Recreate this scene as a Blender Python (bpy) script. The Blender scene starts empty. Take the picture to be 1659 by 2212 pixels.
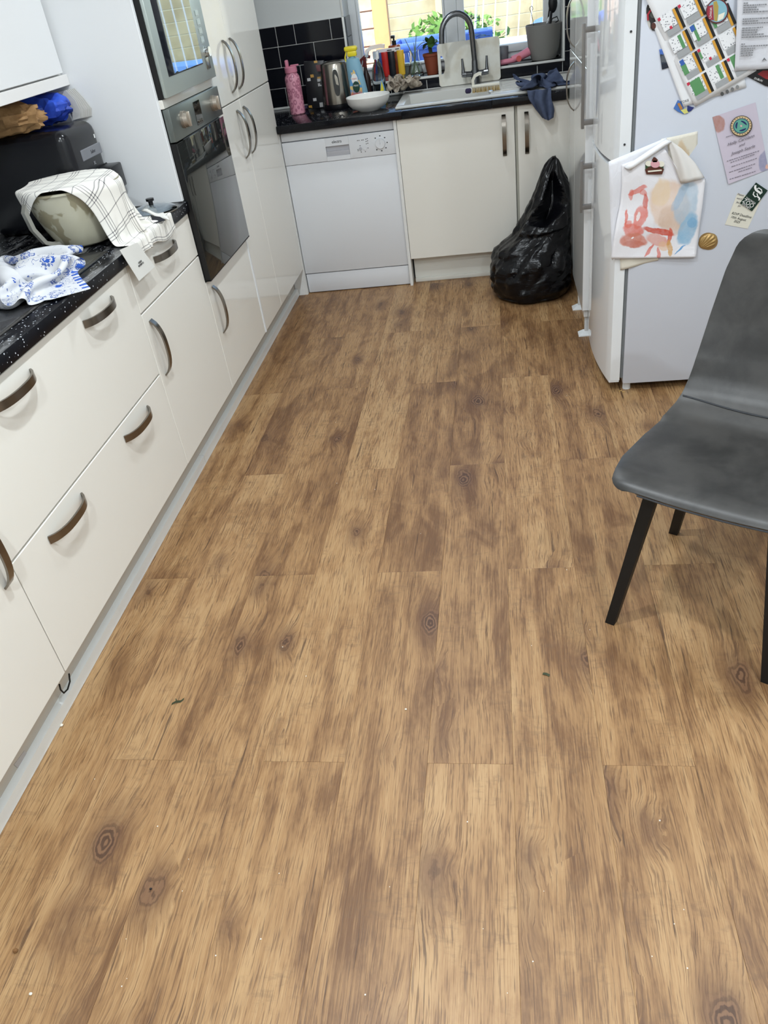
import bpy, bmesh, math, random
import numpy as np
from mathutils import Vector, Matrix, noise
random.seed(7); np.random.seed(7)
S = bpy.context.scene
COL = S.collection
PI = math.pi
# ------------------------------------------------------------------ camera
W, H, FPX = 1659, 2212, 1697.277
RC = np.array([[0.98615264, 0.10886209, -0.125108], [-0.03989954, -0.57648685, -0.81613169], [-0.16096892, 0.80982217, -0.56416049]])
CC = np.array([1.12404, -4.38823, 1.49399])
cam = bpy.data.cameras.new('camera'); camo = bpy.data.objects.new('camera', cam); COL.objects.link(camo)
cam.sensor_fit = 'VERTICAL'; cam.sensor_height = 36; cam.lens = 36 * FPX / H; cam.clip_start = .02
camo.matrix_world = Matrix(((RC[0][0], -RC[1][0], -RC[2][0], CC[0]), (RC[0][1], -RC[1][1], -RC[2][1], CC[1]), (RC[0][2], -RC[1][2], -RC[2][2], CC[2]), (0, 0, 0, 1)))
S.camera = camo
# ------------------------------------------------------------------ light
S.view_settings.view_transform = 'Standard'; S.view_settings.look = 'None'; S.view_settings.gamma = 1
S.view_settings.use_curve_mapping = False; S.view_settings.exposure = 0.0
wd = bpy.data.worlds.new('sky'); S.world = wd; wd.use_nodes = True
wn = wd.node_tree.nodes; wbg = wn['Background']
sky = wn.new('ShaderNodeTexSky'); sky.sky_type = 'NISHITA'; sky.sun_disc = False
sky.sun_elevation = math.radians(48); sky.sun_rotation = math.radians(195)
wd.node_tree.links.new(sky.outputs[0], wbg.inputs[0]); wbg.inputs[1].default_value = .5
sun = bpy.data.lights.new('sun', 'SUN'); sun.energy = 8.0; sun.angle = .01; sun.color = (1, .95, .86)
suno = bpy.data.objects.new('sun', sun); COL.objects.link(suno); suno.location = (0, -3, 8)
suno.rotation_euler = Vector((.25, .75, -.85)).to_track_quat('-Z', 'Y').to_euler()
LAMPS = [(.75, -4.6, 1.75), (.72, -3.05, 1.25), (.75, -1.6, .62), (.78, -.35, .42), (2.05, -4.3, 1.3), (2.05, -2.6, .6)]
LAMP_W = 19.5
for i, (lx, ly, k) in enumerate(LAMPS):
    L = bpy.data.lights.new('ceiling_spot', 'AREA'); L.shape = 'DISK'; L.size = .09; L.energy = LAMP_W * k; L.color = (.87, .95, 1.0)
    lo = bpy.data.objects.new('ceiling_spot', L); COL.objects.link(lo); lo.location = (lx, ly, 2.385)

# ------------------------------------------------------------------ helpers
def pt(u, v, ax, val):
    d = RC.T @ np.array([(u - W / 2) / FPX, (v - H / 2) / FPX, 1.0]); i = 'xyz'.index(ax)
    return Vector(CC + d * (val - CC[i]) / d[i])
def lin(c):
    return tuple(((x / 255) / 12.92 if x / 255 <= .04045 else ((x / 255 + .055) / 1.055) ** 2.4) for x in c) + (1,)
class N:
    def __init__(s, name):
        s.m = bpy.data.materials.new(name); s.m.use_nodes = True; s.t = s.m.node_tree; s.b = s.t.nodes['Principled BSDF']
    def n(s, kind, props=None, **ins):
        x = s.t.nodes.new('ShaderNode' + kind)
        for k, v in (props or {}).items(): setattr(x, k, v)
        for k, v in ins.items():
            k2 = int(k[1:]) if k[0] == '_' and k[1:].isdigit() else k.replace('_', ' ')
            s.put(x.inputs[k2], v)
        return x
    def put(s, sock, v):
        if isinstance(v, bpy.types.NodeSocket): s.t.links.new(v, sock)
        elif isinstance(v, bpy.types.Node): s.t.links.new(v.outputs[0], sock)
        else: sock.default_value = v
    def set(s, **k):
        for a, v in k.items(): s.put(s.b.inputs[a.replace('_', ' ')], v)
    def math(s, op, a, b=0., c=0., clamp=False):
        return s.n('Math', {'operation': op, 'use_clamp': clamp}, _0=a, _1=b, _2=c).outputs[0]
    def mix(s, f, a, b):
        x = s.n('Mix', {'data_type': 'RGBA'}); s.put(x.inputs[0], f); s.put(x.inputs[6], a); s.put(x.inputs[7], b); return x.outputs[2]
    def ramp(s, f, stops):
        x = s.n('ValToRGB', None, Fac=f); e = x.color_ramp.elements
        while len(e) < len(stops): e.new(.5)
        for q, (p, c) in zip(e, stops): q.position = p; q.color = c if len(c) == 4 else tuple(c) + (1,)
        return x.outputs[0]
    def sm(s, x, a, b):
        return s.n('MapRange', {'interpolation_type': 'SMOOTHSTEP'}, _0=x, _1=a, _2=b, _3=0., _4=1.).outputs[0]
    def noise(s, vec, scale, detail=2., rough=.5, dist=0.):
        return s.n('TexNoise', None, Vector=vec, Scale=scale, Detail=detail, Roughness=rough, Distortion=dist).outputs[0]
    def scl(s, vec, v3, off=None):
        x = s.n('Mapping', None, Vector=vec); x.inputs['Scale'].default_value = v3
        if off is not None: s.put(x.inputs['Location'], off)
        return x.outputs[0]
    def bump(s, h, strength, dist=.002):
        s.set(Normal=s.n('Bump', None, Height=h, Strength=strength, Distance=dist).outputs[0])
def PM(name, rgb, rough=.5, metal=0., bump=None, var=None, spec=.5, coat=0., trans=0., ior=1.45, alpha=1.):
    a = N(name); a.set(Roughness=rough, Metallic=metal, Base_Color=lin(rgb), IOR=ior)
    a.b.inputs['Specular IOR Level'].default_value = spec; a.b.inputs['Coat Weight'].default_value = coat
    a.b.inputs['Transmission Weight'].default_value = trans
    if bump or var:
        oc = a.n('TexCoord').outputs['Object']
        if var: a.set(Base_Color=a.mix(a.sm(a.noise(oc, var[1], 4., .6), .35, .65), lin(rgb), lin(var[0])))
        if bump: a.bump(a.noise(oc, bump[0], 4., .6), bump[1], bump[2] if len(bump) > 2 else .002)
    return a.m

class MB:
    def __init__(s): s.v = []; s.f = []; s.mi = []; s.uv = None
    def add(s, vs, fs, mi=0):
        k = len(s.v); s.v += [tuple(v) for v in vs]; s.f += [tuple(i + k for i in f) for f in fs]; s.mi += [mi] * len(fs); return s
    def bm(s, bm, mi=0):
        bm.verts.index_update(); s.add([v.co.copy() for v in bm.verts], [[v.index for v in f.verts] for f in bm.faces], mi); bm.free(); return s
    def box(s, a, b, bev=0., seg=2, mi=0):
        lo = [min(p, q) for p, q in zip(a, b)]; hi = [max(p, q) for p, q in zip(a, b)]
        bm = bmesh.new(); bmesh.ops.create_cube(bm, size=1)
        for v in bm.verts: v.co = Vector([(lo[i] + hi[i]) / 2 + v.co[i] * (hi[i] - lo[i]) for i in range(3)])
        if bev > 0: bmesh.ops.bevel(bm, geom=bm.edges[:], offset=min(bev, .49 * min(h - l for h, l in zip(hi, lo))), segments=seg, affect='EDGES', profile=.5)
        return s.bm(bm, mi)
    def tube(s, pts, r, n=10, cap=True, mi=0, flat=None):
        pts = [Vector(p) for p in pts]; k = len(pts); rr = r if hasattr(r, '__len__') else [r] * k
        up = None; rings = []
        for i, p in enumerate(pts):
            d = (pts[min(i + 1, k - 1)] - pts[max(i - 1, 0)]).normalized()
            if up is None:
                up = Vector(flat) if flat else (Vector((0, 0, 1)) if abs(d.z) < .9 else Vector((1, 0, 0)))
            up = (up - d * up.dot(d)).normalized(); x = d.cross(up); rings.append([p + (x * math.cos(2 * PI * j / n) + up * math.sin(2 * PI * j / n)) * rr[i] for j in range(n)])
        vs = [q for R in rings for q in R]
        fs = [(i * n + j, i * n + (j + 1) % n, (i + 1) * n + (j + 1) % n, (i + 1) * n + j) for i in range(k - 1) for j in range(n)]
        if cap: fs += [tuple(range(n))[::-1], tuple((k - 1) * n + j for j in range(n))]
        return s.add(vs, fs, mi)
    def band(s, pts, side, w, t, mi=0):        # flat strip of width w along 'side', thickness t
        pts = [Vector(p) for p in pts]; side = Vector(side).normalized(); k = len(pts); vs = []
        for i, p in enumerate(pts):
            d = (pts[min(i + 1, k - 1)] - pts[max(i - 1, 0)]).normalized(); nn = d.cross(side).normalized()
            ww = w[i] if hasattr(w, '__len__') else w
            for a, b in ((-1, -1), (1, -1), (1, 1), (-1, 1)): vs.append(p + side * a * ww / 2 + nn * b * t / 2)
        fs = [(i * 4 + j, i * 4 + (j + 1) % 4, i * 4 + 4 + (j + 1) % 4, i * 4 + 4 + j) for i in range(k - 1) for j in range(4)] + [(3, 2, 1, 0), tuple((k - 1) * 4 + j for j in range(4))]
        return s.add(vs, fs, mi)
    def lathe(s, prof, c=(0, 0, 0), n=32, mi=0, sx=1., sy=1., rot=0.):
        vs = []; c = Vector(c)
        for r, z in prof:
            for j in range(n):
                a = 2 * PI * j / n; x, y = r * math.cos(a) * sx, r * math.sin(a) * sy
                vs.append(c + Vector((x * math.cos(rot) - y * math.sin(rot), x * math.sin(rot) + y * math.cos(rot), z)))
        k = len(prof); fs = [(i * n + j, i * n + (j + 1) % n, (i + 1) * n + (j + 1) % n, (i + 1) * n + j) for i in range(k - 1) for j in range(n)]
        if prof[0][0] > 1e-6: fs.append(tuple(range(n))[::-1])
        if prof[-1][0] > 1e-6: fs.append(tuple((k - 1) * n + j for j in range(n)))
        return s.add(vs, fs, mi)
    def prism(s, poly, depth, mi=0):            # poly: list of 3D points, depth: vector
        d = Vector(depth); p = [Vector(q) for q in poly]; n = len(p)
        return s.add(p + [q + d for q in p], [tuple(range(n))[::-1], tuple(range(n, 2 * n))] + [(i, (i + 1) % n, n + (i + 1) % n, n + i) for i in range(n)], mi)
    def grid(s, fn, nu, nv, mi=0, thick=None):
        P = [[Vector(fn(i / nu, j / nv)) for j in range(nv + 1)] for i in range(nu + 1)]
        vs = [p for r in P for p in r]; m = nv + 1
        fs = [(i * m + j, (i + 1) * m + j, (i + 1) * m + j + 1, i * m + j + 1) for i in range(nu) for j in range(nv)]
        base = len(s.v); s.add(vs, fs, mi)
        if s.uv is None: s.uv = {}
        for i in range(nu + 1):
            for j in range(nv + 1): s.uv[base + i * m + j] = (i / nu, j / nv)
        return s
    def sphere(s, c, r, n=12, mi=0):
        r = r if hasattr(r, '__len__') else (r, r, r); k = n // 2
        prof = [(max(math.sin(PI * i / k), 1e-7), -math.cos(PI * i / k)) for i in range(k + 1)]
        return s.add([(c[0] + q * math.cos(2 * PI * j / n) * r[0], c[1] + q * math.sin(2 * PI * j / n) * r[1], c[2] + z * r[2]) for q, z in prof for j in range(n)],
                     [(i * n + j, i * n + (j + 1) % n, (i + 1) * n + (j + 1) % n, (i + 1) * n + j) for i in range(k) for j in range(n)], mi)
    def xf(s, M):
        s.v = [tuple(M @ Vector(v)) for v in s.v]; return s
LOC = {}
def mesh(name, b, mats, smooth=35):
    me = bpy.data.meshes.new(name); me.from_pydata(b.v, [], b.f); me.validate()
    for m in (mats if isinstance(mats, (list, tuple)) else [mats]): me.materials.append(m)
    if len(me.polygons) == len(b.mi): me.polygons.foreach_set('material_index', b.mi)
    if b.uv:
        ul = me.uv_layers.new(name='UVMap')
        for l in me.loops: ul.data[l.index].uv = b.uv.get(l.vertex_index, (0, 0))
    bm = bmesh.new(); bm.from_mesh(me); bmesh.ops.recalc_face_normals(bm, faces=bm.faces); bm.to_mesh(me); bm.free()
    if smooth:
        me.shade_smooth(); me.set_sharp_from_angle(angle=math.radians(smooth))
    return me
def tag(o, label=None, cat=None, group=None, kind=None):
    for k, v in (('label', label), ('category', cat), ('group', group), ('kind', kind)):
        if v: o[k] = v
    return o
def obj(name, b, mats, parent=None, label=None, cat=None, group=None, kind=None, smooth=35):
    if parent is not None: org = LOC[parent.name]
    else:
        a = np.array(b.v); org = Vector(((a[:, 0].min() + a[:, 0].max()) / 2, (a[:, 1].min() + a[:, 1].max()) / 2, a[:, 2].min()))
    b.v = [tuple(Vector(v) - org) for v in b.v]
    o = bpy.data.objects.new(name, mesh(name, b, mats, smooth)); COL.objects.link(o)
    if parent is not None: o.parent = parent
    else: o.location = org
    LOC[o.name] = org
    return tag(o, label, cat, group, kind)
def thing(name, label, cat, loc, group=None, kind=None):
    o = bpy.data.objects.new(name, None); COL.objects.link(o); o.location = loc; o.empty_display_size = .05
    LOC[o.name] = Vector(loc); return tag(o, label, cat, group, kind)
def struct(name, b, m, parent=None, smooth=35): return obj(name, b, m, parent, kind=None if parent else 'structure', smooth=smooth)
def text(name, s, size, o, xd, yd, m, parent, ext=.0003, align='CENTER', shear=0., spacing=1.):
    c = bpy.data.curves.new('lettering', 'FONT'); c.body = s; c.size = size; c.extrude = ext; c.align_x = align; c.align_y = 'CENTER'; c.resolution_u = 2; c.shear = shear; c.space_character = spacing
    t = bpy.data.objects.new('lettering', c); me = bpy.data.meshes.new_from_object(t); bpy.data.objects.remove(t)
    xd = Vector(xd).normalized(); yd = Vector(yd); yd = (yd - xd * yd.dot(xd)).normalized(); zd = xd.cross(yd)
    M = Matrix((xd, yd, zd)).transposed().to_4x4(); M.translation = Vector(o) - LOC[parent.name]
    me.transform(M); me.materials.clear(); me.materials.append(m)
    ob = bpy.data.objects.new(name, me); COL.objects.link(ob); ob.parent = parent; LOC[ob.name] = LOC[parent.name]; return ob

# ------------------------------------------------------------------ materials
def gloss_white(name, rgb, rough=.08):
    a = N(name); a.set(Base_Color=lin(rgb), Roughness=rough); a.b.inputs['Specular IOR Level'].default_value = .5
    a.bump(a.noise(a.n('TexCoord').outputs['Object'], 6., 2.), .02, .002); return a.m
DOOR = gloss_white('gloss_cream_door', (232, 229, 221), .07)
DOOR_S = gloss_white('satin_cream_door', (232, 229, 221), .3)
CARC = PM('white_carcass', (228, 228, 226), .35)
PANEL = PM('white_satin_panel', (232, 234, 236), .32)
PLIN = PM('grey_gloss_plinth', (186, 178, 166), .15)
SEAL = PM('pale_seal_strip', (240, 244, 244), .3)
STEEL = PM('brushed_steel', (150, 146, 138), .27, 1., bump=(90., .05))
HSTEEL = PM('satin_nickel', (136, 130, 122), .24, 1.)
CHROME = PM('chrome', (225, 228, 232), .08, 1.)
OVENST = PM('oven_steel', (182, 192, 188), .33, .5, bump=(40., .03))
BLK = PM('black_plastic', (14, 15, 19), .28, bump=(60., .04))
BLKM = PM('matt_black', (12, 12, 13), .6)
BLKG = PM('black_glass', (7, 8, 9), .03, spec=.9)
MIRRG = PM('mirrored_black_glass', (150, 158, 156), .02, 1.)
OVGL = PM('dark_oven_glass', (78, 80, 78), .03, .75)
PAINT = PM('wall_paint', (214, 217, 216), .7, bump=(250., .08))
CEILM = PM('ceiling_paint', (240, 240, 238), .8)
GROUT = PM('pale_grout', (206, 206, 202), .8)
TILE = PM('black_glazed_tile', (13, 14, 22), .12, bump=(20., .03))
UPVC = PM('white_upvc', (228, 231, 233), .25)
WHITE = PM('white_enamel', (226, 229, 234), .22)
WHITE_A = PM('white_appliance', (222, 224, 228), .28)
GREYL = PM('pale_grey_plastic', (178, 178, 184), .4)
INK = PM('black_ink', (22, 22, 24), .6)
CERAM = PM('white_ceramic', (226, 224, 220), .1)
RUBBER = PM('grey_gasket', (120, 124, 126), .55)
def glass(name, tint=(255, 255, 255), rough=.0, ior=1.45):
    return PM(name, tint, rough, trans=1., ior=ior)
GLASS = glass('clear_glass', (240, 248, 246)); GLASSB = glass('clear_plastic', (236, 244, 250), .02, 1.3)
def pane_mat():
    a = N('window_glass'); t = a.n('BsdfTransparent', None, Color=(.97, .99, .985, 1)); g = a.n('BsdfGlossy', None, Roughness=.0)
    f = a.n('Fresnel', None, IOR=1.45); m = a.n('MixShader', None, _0=f.outputs[0], _1=t.outputs[0], _2=g.outputs[0])
    a.t.links.new(m.outputs[0], a.t.nodes['Material Output'].inputs[0]); return a.m
PANE = pane_mat()
def worktop_mat():
    a = N('black_sparkle_laminate'); oc = a.n('TexCoord').outputs['Object']
    v = a.n('TexVoronoi', None, Vector=oc, Scale=150.); keep = a.sm(v.outputs['Color'], .76, .8); dot = a.sm(v.outputs['Distance'], .34, .2)
    v2 = a.n('TexVoronoi', None, Vector=oc, Scale=380.); dot2 = a.math('MULTIPLY', a.sm(v2.outputs['Distance'], .3, .2), a.sm(v2.outputs['Color'], .68, .72))
    fl = a.math('MULTIPLY', keep, dot); c = a.mix(a.math('MULTIPLY', dot2, .55), lin((9, 10, 16)), lin((120, 124, 140)))
    a.set(Base_Color=a.mix(fl, c, lin((205, 208, 215))), Roughness=.16); a.b.inputs['Specular IOR Level'].default_value = .28; return a.m
WORK = worktop_mat()
def dusted_worktop_mat():
    a = N('dusted_sparkle_laminate'); oc = a.n('TexCoord').outputs['Object']
    v = a.n('TexVoronoi', None, Vector=oc, Scale=150.); fl = a.math('MULTIPLY', a.sm(v.outputs['Color'], .7, .75), a.sm(v.outputs['Distance'], .36, .2))
    nz = a.n('SeparateXYZ', None, Vector=a.n('NewGeometry').outputs['Normal']).outputs[2]; d = a.math('MULTIPLY', a.math('MULTIPLY', a.sm(a.noise(a.scl(oc, (9., 3., 9.)), 2.2, 5., .65, .6), .46, .66), .5), a.sm(nz, .5, .9))
    c = a.mix(fl, lin((9, 11, 18)), lin((210, 214, 222))); c = a.mix(d, c, lin((168, 168, 168)))
    a.set(Base_Color=c, Roughness=.3); a.b.inputs['Specular IOR Level'].default_value = .2; return a.m
WORKD = dusted_worktop_mat()

def floor_mat():
    a = N('oak_laminate'); oc = a.n('TexCoord').outputs['Object']; rnd = a.n('ObjectInfo').outputs['Random']
    off = a.n('CombineXYZ', None, X=a.math('MULTIPLY', rnd, 37.), Y=a.math('MULTIPLY', rnd, 91.), Z=a.math('MULTIPLY', rnd, 53.)).outputs[0]
    p = a.n('VectorMath', {'operation': 'ADD'}, _0=oc, _1=off).outputs[0]
    sep = a.n('SeparateXYZ', None, Vector=oc); x = sep.outputs[0]; y = sep.outputs[1]
    # knots: sparse voronoi cells, elongated along the board
    vk = a.n('TexVoronoi', None, Vector=a.scl(p, (6.4, 3.3, 1.)), Scale=1., Randomness=.95)
    dist = vk.outputs['Distance']; kc = a.n('SeparateColor', None, Color=vk.outputs['Color']).outputs[0]
    on = a.sm(kc, .30, .34); kr = a.math('ADD', .045, a.math('MULTIPLY', kc, .12))
    wob = a.math('MULTIPLY', a.math('SUBTRACT', a.noise(a.scl(p, (30., 15., 1.)), 1., 4.), .5), .24)
    kd = a.math('DIVIDE', a.math('ADD', dist, wob), kr)
    halo = a.math('MULTIPLY', on, a.sm(kd, 3.4, .3)); core = a.math('MULTIPLY', on, a.sm(kd, 1.6, .5))
    bend = a.math('MULTIPLY', a.math('MULTIPLY', on, a.sm(kd, 4., .3)), .022)
    warp = a.math('ADD', a.math('MULTIPLY', a.math('SUBTRACT', a.noise(a.scl(p, (4., 1.4, 1.)), 1., 3.), .5), .03), bend)
    gx = a.math('ADD', a.n('SeparateXYZ', None, Vector=p).outputs[0], warp); gy = a.n('SeparateXYZ', None, Vector=p).outputs[1]
    g = a.n('CombineXYZ', None, X=gx, Y=gy, Z=a.math('MULTIPLY', rnd, 9.)).outputs[0]
    rings = a.noise(a.scl(g, (75., 1.8, 1.)), 1., 3., .55)
    fine = a.noise(a.scl(g, (400., 9., 1.)), 1., 3., .65)
    pores = a.sm(a.noise(a.scl(g, (330., 14., 1.)), 1., 2., .6), .53, .64)
    crack = a.math('MULTIPLY', a.sm(a.noise(a.scl(g, (80., 2.4, 1.)), 1., 4., .7), .635, .675), .9)
    wide = a.sm(a.noise(a.scl(g, (17., .9, 1.)), 1., 2., .5), .40, .58)
    blot = a.noise(a.scl(p, (13., 4.6, 1.)), 1., 5., .62, .5)
    smear = a.math('MULTIPLY', a.sm(a.noise(a.scl(p, (24., 60., 1.)), 1., 4., .7), .5, .66), a.sm(a.noise(a.scl(p, (8., 6., 3.)), 1., 2.), .46, .6))
    strip = a.math('GREATER_THAN', a.math('ADD', x, a.math('MULTIPLY', a.math('SUBTRACT', rnd, .5), .02)), .0)
    st = a.math('MULTIPLY', a.math('SUBTRACT', strip, .5), a.math('MULTIPLY', a.math('SUBTRACT', a.noise(a.scl(p, (.2, 1.5, 1.)), 1., 1.), .5), .8))
    tone = a.math('ADD', a.math('ADD', a.math('MULTIPLY', a.sm(blot, .28, .60), .42), a.math('MULTIPLY', wide, .24)), a.math('MULTIPLY', rings, .27))
    tone = a.math('ADD', tone, a.math('ADD', st, a.math('MULTIPLY', a.math('SUBTRACT', rnd, .5), .30)))
    tone = a.math('ADD', tone, a.math('MULTIPLY', a.math('SUBTRACT', fine, .5), 1.15))
    c = a.ramp(tone, [(.08, lin((104, 72, 44))), (.36, lin((131, 97, 64))), (.62, lin((155, 119, 80))), (.95, lin((174, 140, 99)))])
    c = a.mix(a.math('MULTIPLY', smear, .3), c, lin((104, 80, 58)))
    c = a.mix(a.math('MULTIPLY', pores, .62), c, lin((92, 65, 44)))
    c = a.mix(a.math('MULTIPLY', crack, .75), c, lin((62, 42, 30)))
    c = a.mix(a.math('MULTIPLY', halo, .74), c, lin((92, 62, 42)))
    kring = a.n('Math', {'operation': 'SINE'}, _0=a.math('MULTIPLY', kd, 17.)).outputs[0]
    c = a.mix(a.math('MULTIPLY', core, .8), c, a.mix(a.sm(kring, -.5, .7), lin((64, 42, 31)), lin((120, 88, 64))))
    a.set(Base_Color=c, Roughness=a.math('ADD', .36, a.math('MULTIPLY', fine, .12)))
    a.b.inputs['Specular IOR Level'].default_value = .42
    h = a.math('SUBTRACT', a.math('MULTIPLY', fine, .6), a.math('ADD', a.math('MULTIPLY', pores, .4), crack)); a.bump(h, .22, .0009); return a.m
OAK = floor_mat()

# ------------------------------------------------------------------ room
fl = obj('floor', MB().box((-.64, -6.2, -.06), (2.6, .64, -.0095)), PM('floor_core', (52, 34, 22), .8), kind='structure')
PW, PL = .1944, 1.2876
pb = MB().box((-PW / 2 + .0001, -PL / 2 + .00015, -.009), (PW / 2 - .0001, PL / 2 - .00015, 0), .0004, 1)
pme = None
x0 = .132 - PW
for k in range(14):
    xc = x0 + PW * (k + .5)
    if xc - PW / 2 > 2.45: break
    ya = -3.254 - 2 * PL if k % 2 else -2.564 - 2 * PL - PL * 0
    for j in range(7):
        yc = ya + PL * (j + .5) - (0 if k % 2 else PL)
        if yc - PL / 2 > .1 or yc + PL / 2 < -6.1: continue
        if pme is None: pme = mesh('plank', pb, OAK, 30)
        o = bpy.data.objects.new('plank', pme); COL.objects.link(o); o.parent = fl; o.location = Vector((xc, yc, 0)) - LOC['floor']
RX, RY = 2.5, -6.15
YW = .62
struct('ceiling', MB().box((-.7, RY - .1, 2.4), (RX + .1, YW + .29, 2.5)), CEILM)
struct('wall_left', MB().box((-.72, RY, -.06), (-.62, YW + .29, 2.4)), PAINT)
struct('wall_right', MB().box((RX, RY, -.06), (RX + .1, YW + .29, 2.4)), PAINT)
struct('wall_front', MB().box((-.72, RY - .1, -.06), (RX + .1, RY, 2.4)), PAINT)
OX0, OX1, OZ0, OZ1 = .325, 1.493, .955, 2.05
wb = MB()
for a, b in (((-.62, YW, -.06), (OX0, YW + .29, 2.4)), ((OX1, YW, -.06), (RX, YW + .29, 2.4)), ((OX0, YW, -.06), (OX1, YW + .16, OZ0)), ((OX0, YW, OZ1), (OX1, YW + .29, 2.4))): wb.box(a, b)
wall = struct('wall_back', wb, PAINT)
# grout bed and black tiles
gb = MB()
for a, b in (((-.6, YW - .006, .9), (OX0, YW, 1.309)), ((OX0, YW - .006, .9), (OX1, YW, .968)), ((OX1, YW - .006, .9), (2.2, YW, 1.309))): gb.box(a, b)
obj('grout', gb, GROUT, wall)
def tile(a, b):
    obj('tile', MB().box((a[0] + .002, a[1], a[2] + .002), (b[0] - .002, b[1], b[2] - .002), .0015, 1), TILE, wall)
ROWS = [(.905, 1.007), (1.007, 1.109), (1.109, 1.211), (1.211, 1.309)]
for r, (z0, z1) in enumerate(ROWS):
    offs = .041 if r in (1, 3) else .138
    xs = [-.6] + [offs + .2037 * k for k in range(-3, 2) if -.58 < offs + .2037 * k < OX0 - .02] + [OX0]
    if r == 3: xs = sorted(xs + [-.064])
    for p, q in zip(xs, xs[1:]): tile((p, YW - .011, z0), (q, YW - .003, z1))
    xs = [OX1, 1.562 + (.1 if r % 2 else .02), 1.78, 1.98, 2.2]
    for p, q in zip(xs, xs[1:]): tile((p, YW - .011, z0), (q, YW - .003, z1))
xs = [OX0, .542, .746, .95, 1.153, 1.357, OX1]
for p, q in zip(xs, xs[1:]): tile((p, YW - .011, .905), (q, YW - .003, .962))
# tiled left reveal and sill
for z0, z1 in ((.976, 1.109), (1.109, 1.211), (1.211, 1.309)):
    obj('tile', MB().box((OX0 - .001, YW + .008, z0 + .002), (OX0 + .006, YW + .18, z1 - .002), .001, 1), PM('grey_reveal_tile', (74, 78, 82), .2) if 'grey_reveal_tile' not in bpy.data.materials else bpy.data.materials['grey_reveal_tile'], wall)
sill = struct('trim_1', MB().box((OX0, YW - .012, .955), (OX1, YW + .2, .972), .002), PM('black_sill_tile', (20, 20, 24), .15))
tm = PM('white_tile_trim', (226, 226, 222), .3)
struct('trim_2', MB().box((OX0 - .012, YW - .0135, .962), (OX1 + .012, YW - .004, .974), .002), tm)
struct('trim_3', MB().box((OX0 - .012, YW - .0135, .974), (OX0, YW + .004, 1.309), .002).box((OX0 - .012, YW - .006, 1.309), (OX0 + .002, YW + .01, 2.05), .004), tm)
struct('trim_4', MB().box((OX1, YW - .0135, .974), (OX1 + .012, YW + .004, 1.6), .002), tm)
struct('trim_5', MB().box((-.6, YW - .022, .9), (1.56, YW - .0125, .912), .003), tm)
# window
wy0, wy1 = YW + .185, YW + .245
w1 = thing('window_1', None, None, (.91, YW + .1, .972), kind='structure')
fb = MB()
for a, b in (((OX0, wy0, .972), (OX0 + .046, wy1, OZ1)), ((OX1 - .05, wy0, .972), (OX1, wy1, OZ1)), ((OX0 + .046, wy0, .972), (OX1 - .05, wy1, 1.02)), ((OX0 + .046, wy0, OZ1 - .06), (OX1 - .05, wy1, OZ1)), ((.862, wy0, 1.02), (.93, wy1, OZ1 - .06))): fb.box(a, b, .005)
obj('window_frame', fb, UPVC, w1)
def sash(x0, x1, t, z0=1.02, z1=OZ1 - .06):
    b = MB()
    for a, c in (((x0, wy0 - .012, z0), (x0 + t, wy1 - .01, z1)), ((x1 - t, wy0 - .012, z0), (x1, wy1 - .01, z1)), ((x0 + t, wy0 - .012, z0), (x1 - t, wy1 - .01, z0 + t)), ((x0 + t, wy0 - .012, z1 - t), (x1 - t, wy1 - .01, z1))): b.box(a, c, min(.006, t * .3))
    s = obj('sash', b, UPVC, w1); obj('pane', MB().box((x0 + t - .004, wy0 + .02, z0 + t - .004), (x1 - t + .004, wy0 + .026, z1 - t + .004)), PANE, s)
sash(OX0 + .046, .862, .012); sash(.93, OX1 - .05, .04)

# ------------------------------------------------------------------ fitted units, left run
def bow(name, c, along, out, span, parent, wide, proj=.03, w=.021, t=.0055, m=None):
    c, along, out, wide = Vector(c), Vector(along), Vector(out), Vector(wide); p = []
    for i in range(17):
        s = -1 + 2 * i / 16; h = proj * (1 - abs(s) ** 2.6) ** .75 if abs(s) < 1 else 0
        p.append(c + along * s * span / 2 + out * (h + .001))
    return obj(name, MB().band(p, wide, w, t), m or HSTEEL, parent, smooth=50)
G = .0018
def front(parent, name, y0, y1, z0, z1, m=None, x1=0., th=.019):
    return obj(name, MB().box((x1 - th, y0 + G, z0 + G), (x1, y1 - G, z1 - G), .0015, 1), m or DOOR, parent)
YA = [-3.72, -3.106, -2.116, -1.518, -.918, -.573, 0.]
def carcass(parent, y0, y1, z0=.15, z1=.86, x1=-.021):
    b = MB().box((-.6, y0 + .001, z0), (x1, y1 - .001, z1)); return obj('carcass', b, CARC, parent)
c1 = thing('drawer_unit', 'cream gloss base unit with two deep drawers and four bow handles under the hob', 'drawer unit', (-.3, -2.61, .15)); carcass(c1, YA[1], YA[2])
for z0, z1, hz in ((.501, .858, .81), (.149, .499, .453)):
    d = front(c1, 'drawer', YA[1], YA[2], z0, z1, DOOR_S)
    for hy in (-2.86, -2.366): bow('handle', (0, hy, hz), (0, 1, 0), (1, 0, 0), .195, d, (0, 0, 1))
c2 = thing('base_cabinet', 'cream base unit with one slim drawer over a door, left of the oven tower', 'cabinet', (-.3, -1.82, .15)); carcass(c2, YA[2], YA[3])
d = front(c2, 'drawer', YA[2], YA[3], .704, .858, DOOR_S); bow('handle', (0, -1.815, .81), (0, 1, 0), (1, 0, 0), .195, d, (0, 0, 1))
d = front(c2, 'door', YA[2], YA[3], .149, .702, DOOR_S); bow('handle', (0, -2.07, .572), (0, 0, 1), (1, 0, 0), .19, d, (0, 1, 0))
c3 = thing('base_cabinet', 'cream base unit nearest the camera, cut off by the left frame edge', 'cabinet', (-.3, -3.41, .15)); carcass(c3, YA[0], YA[1])
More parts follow.
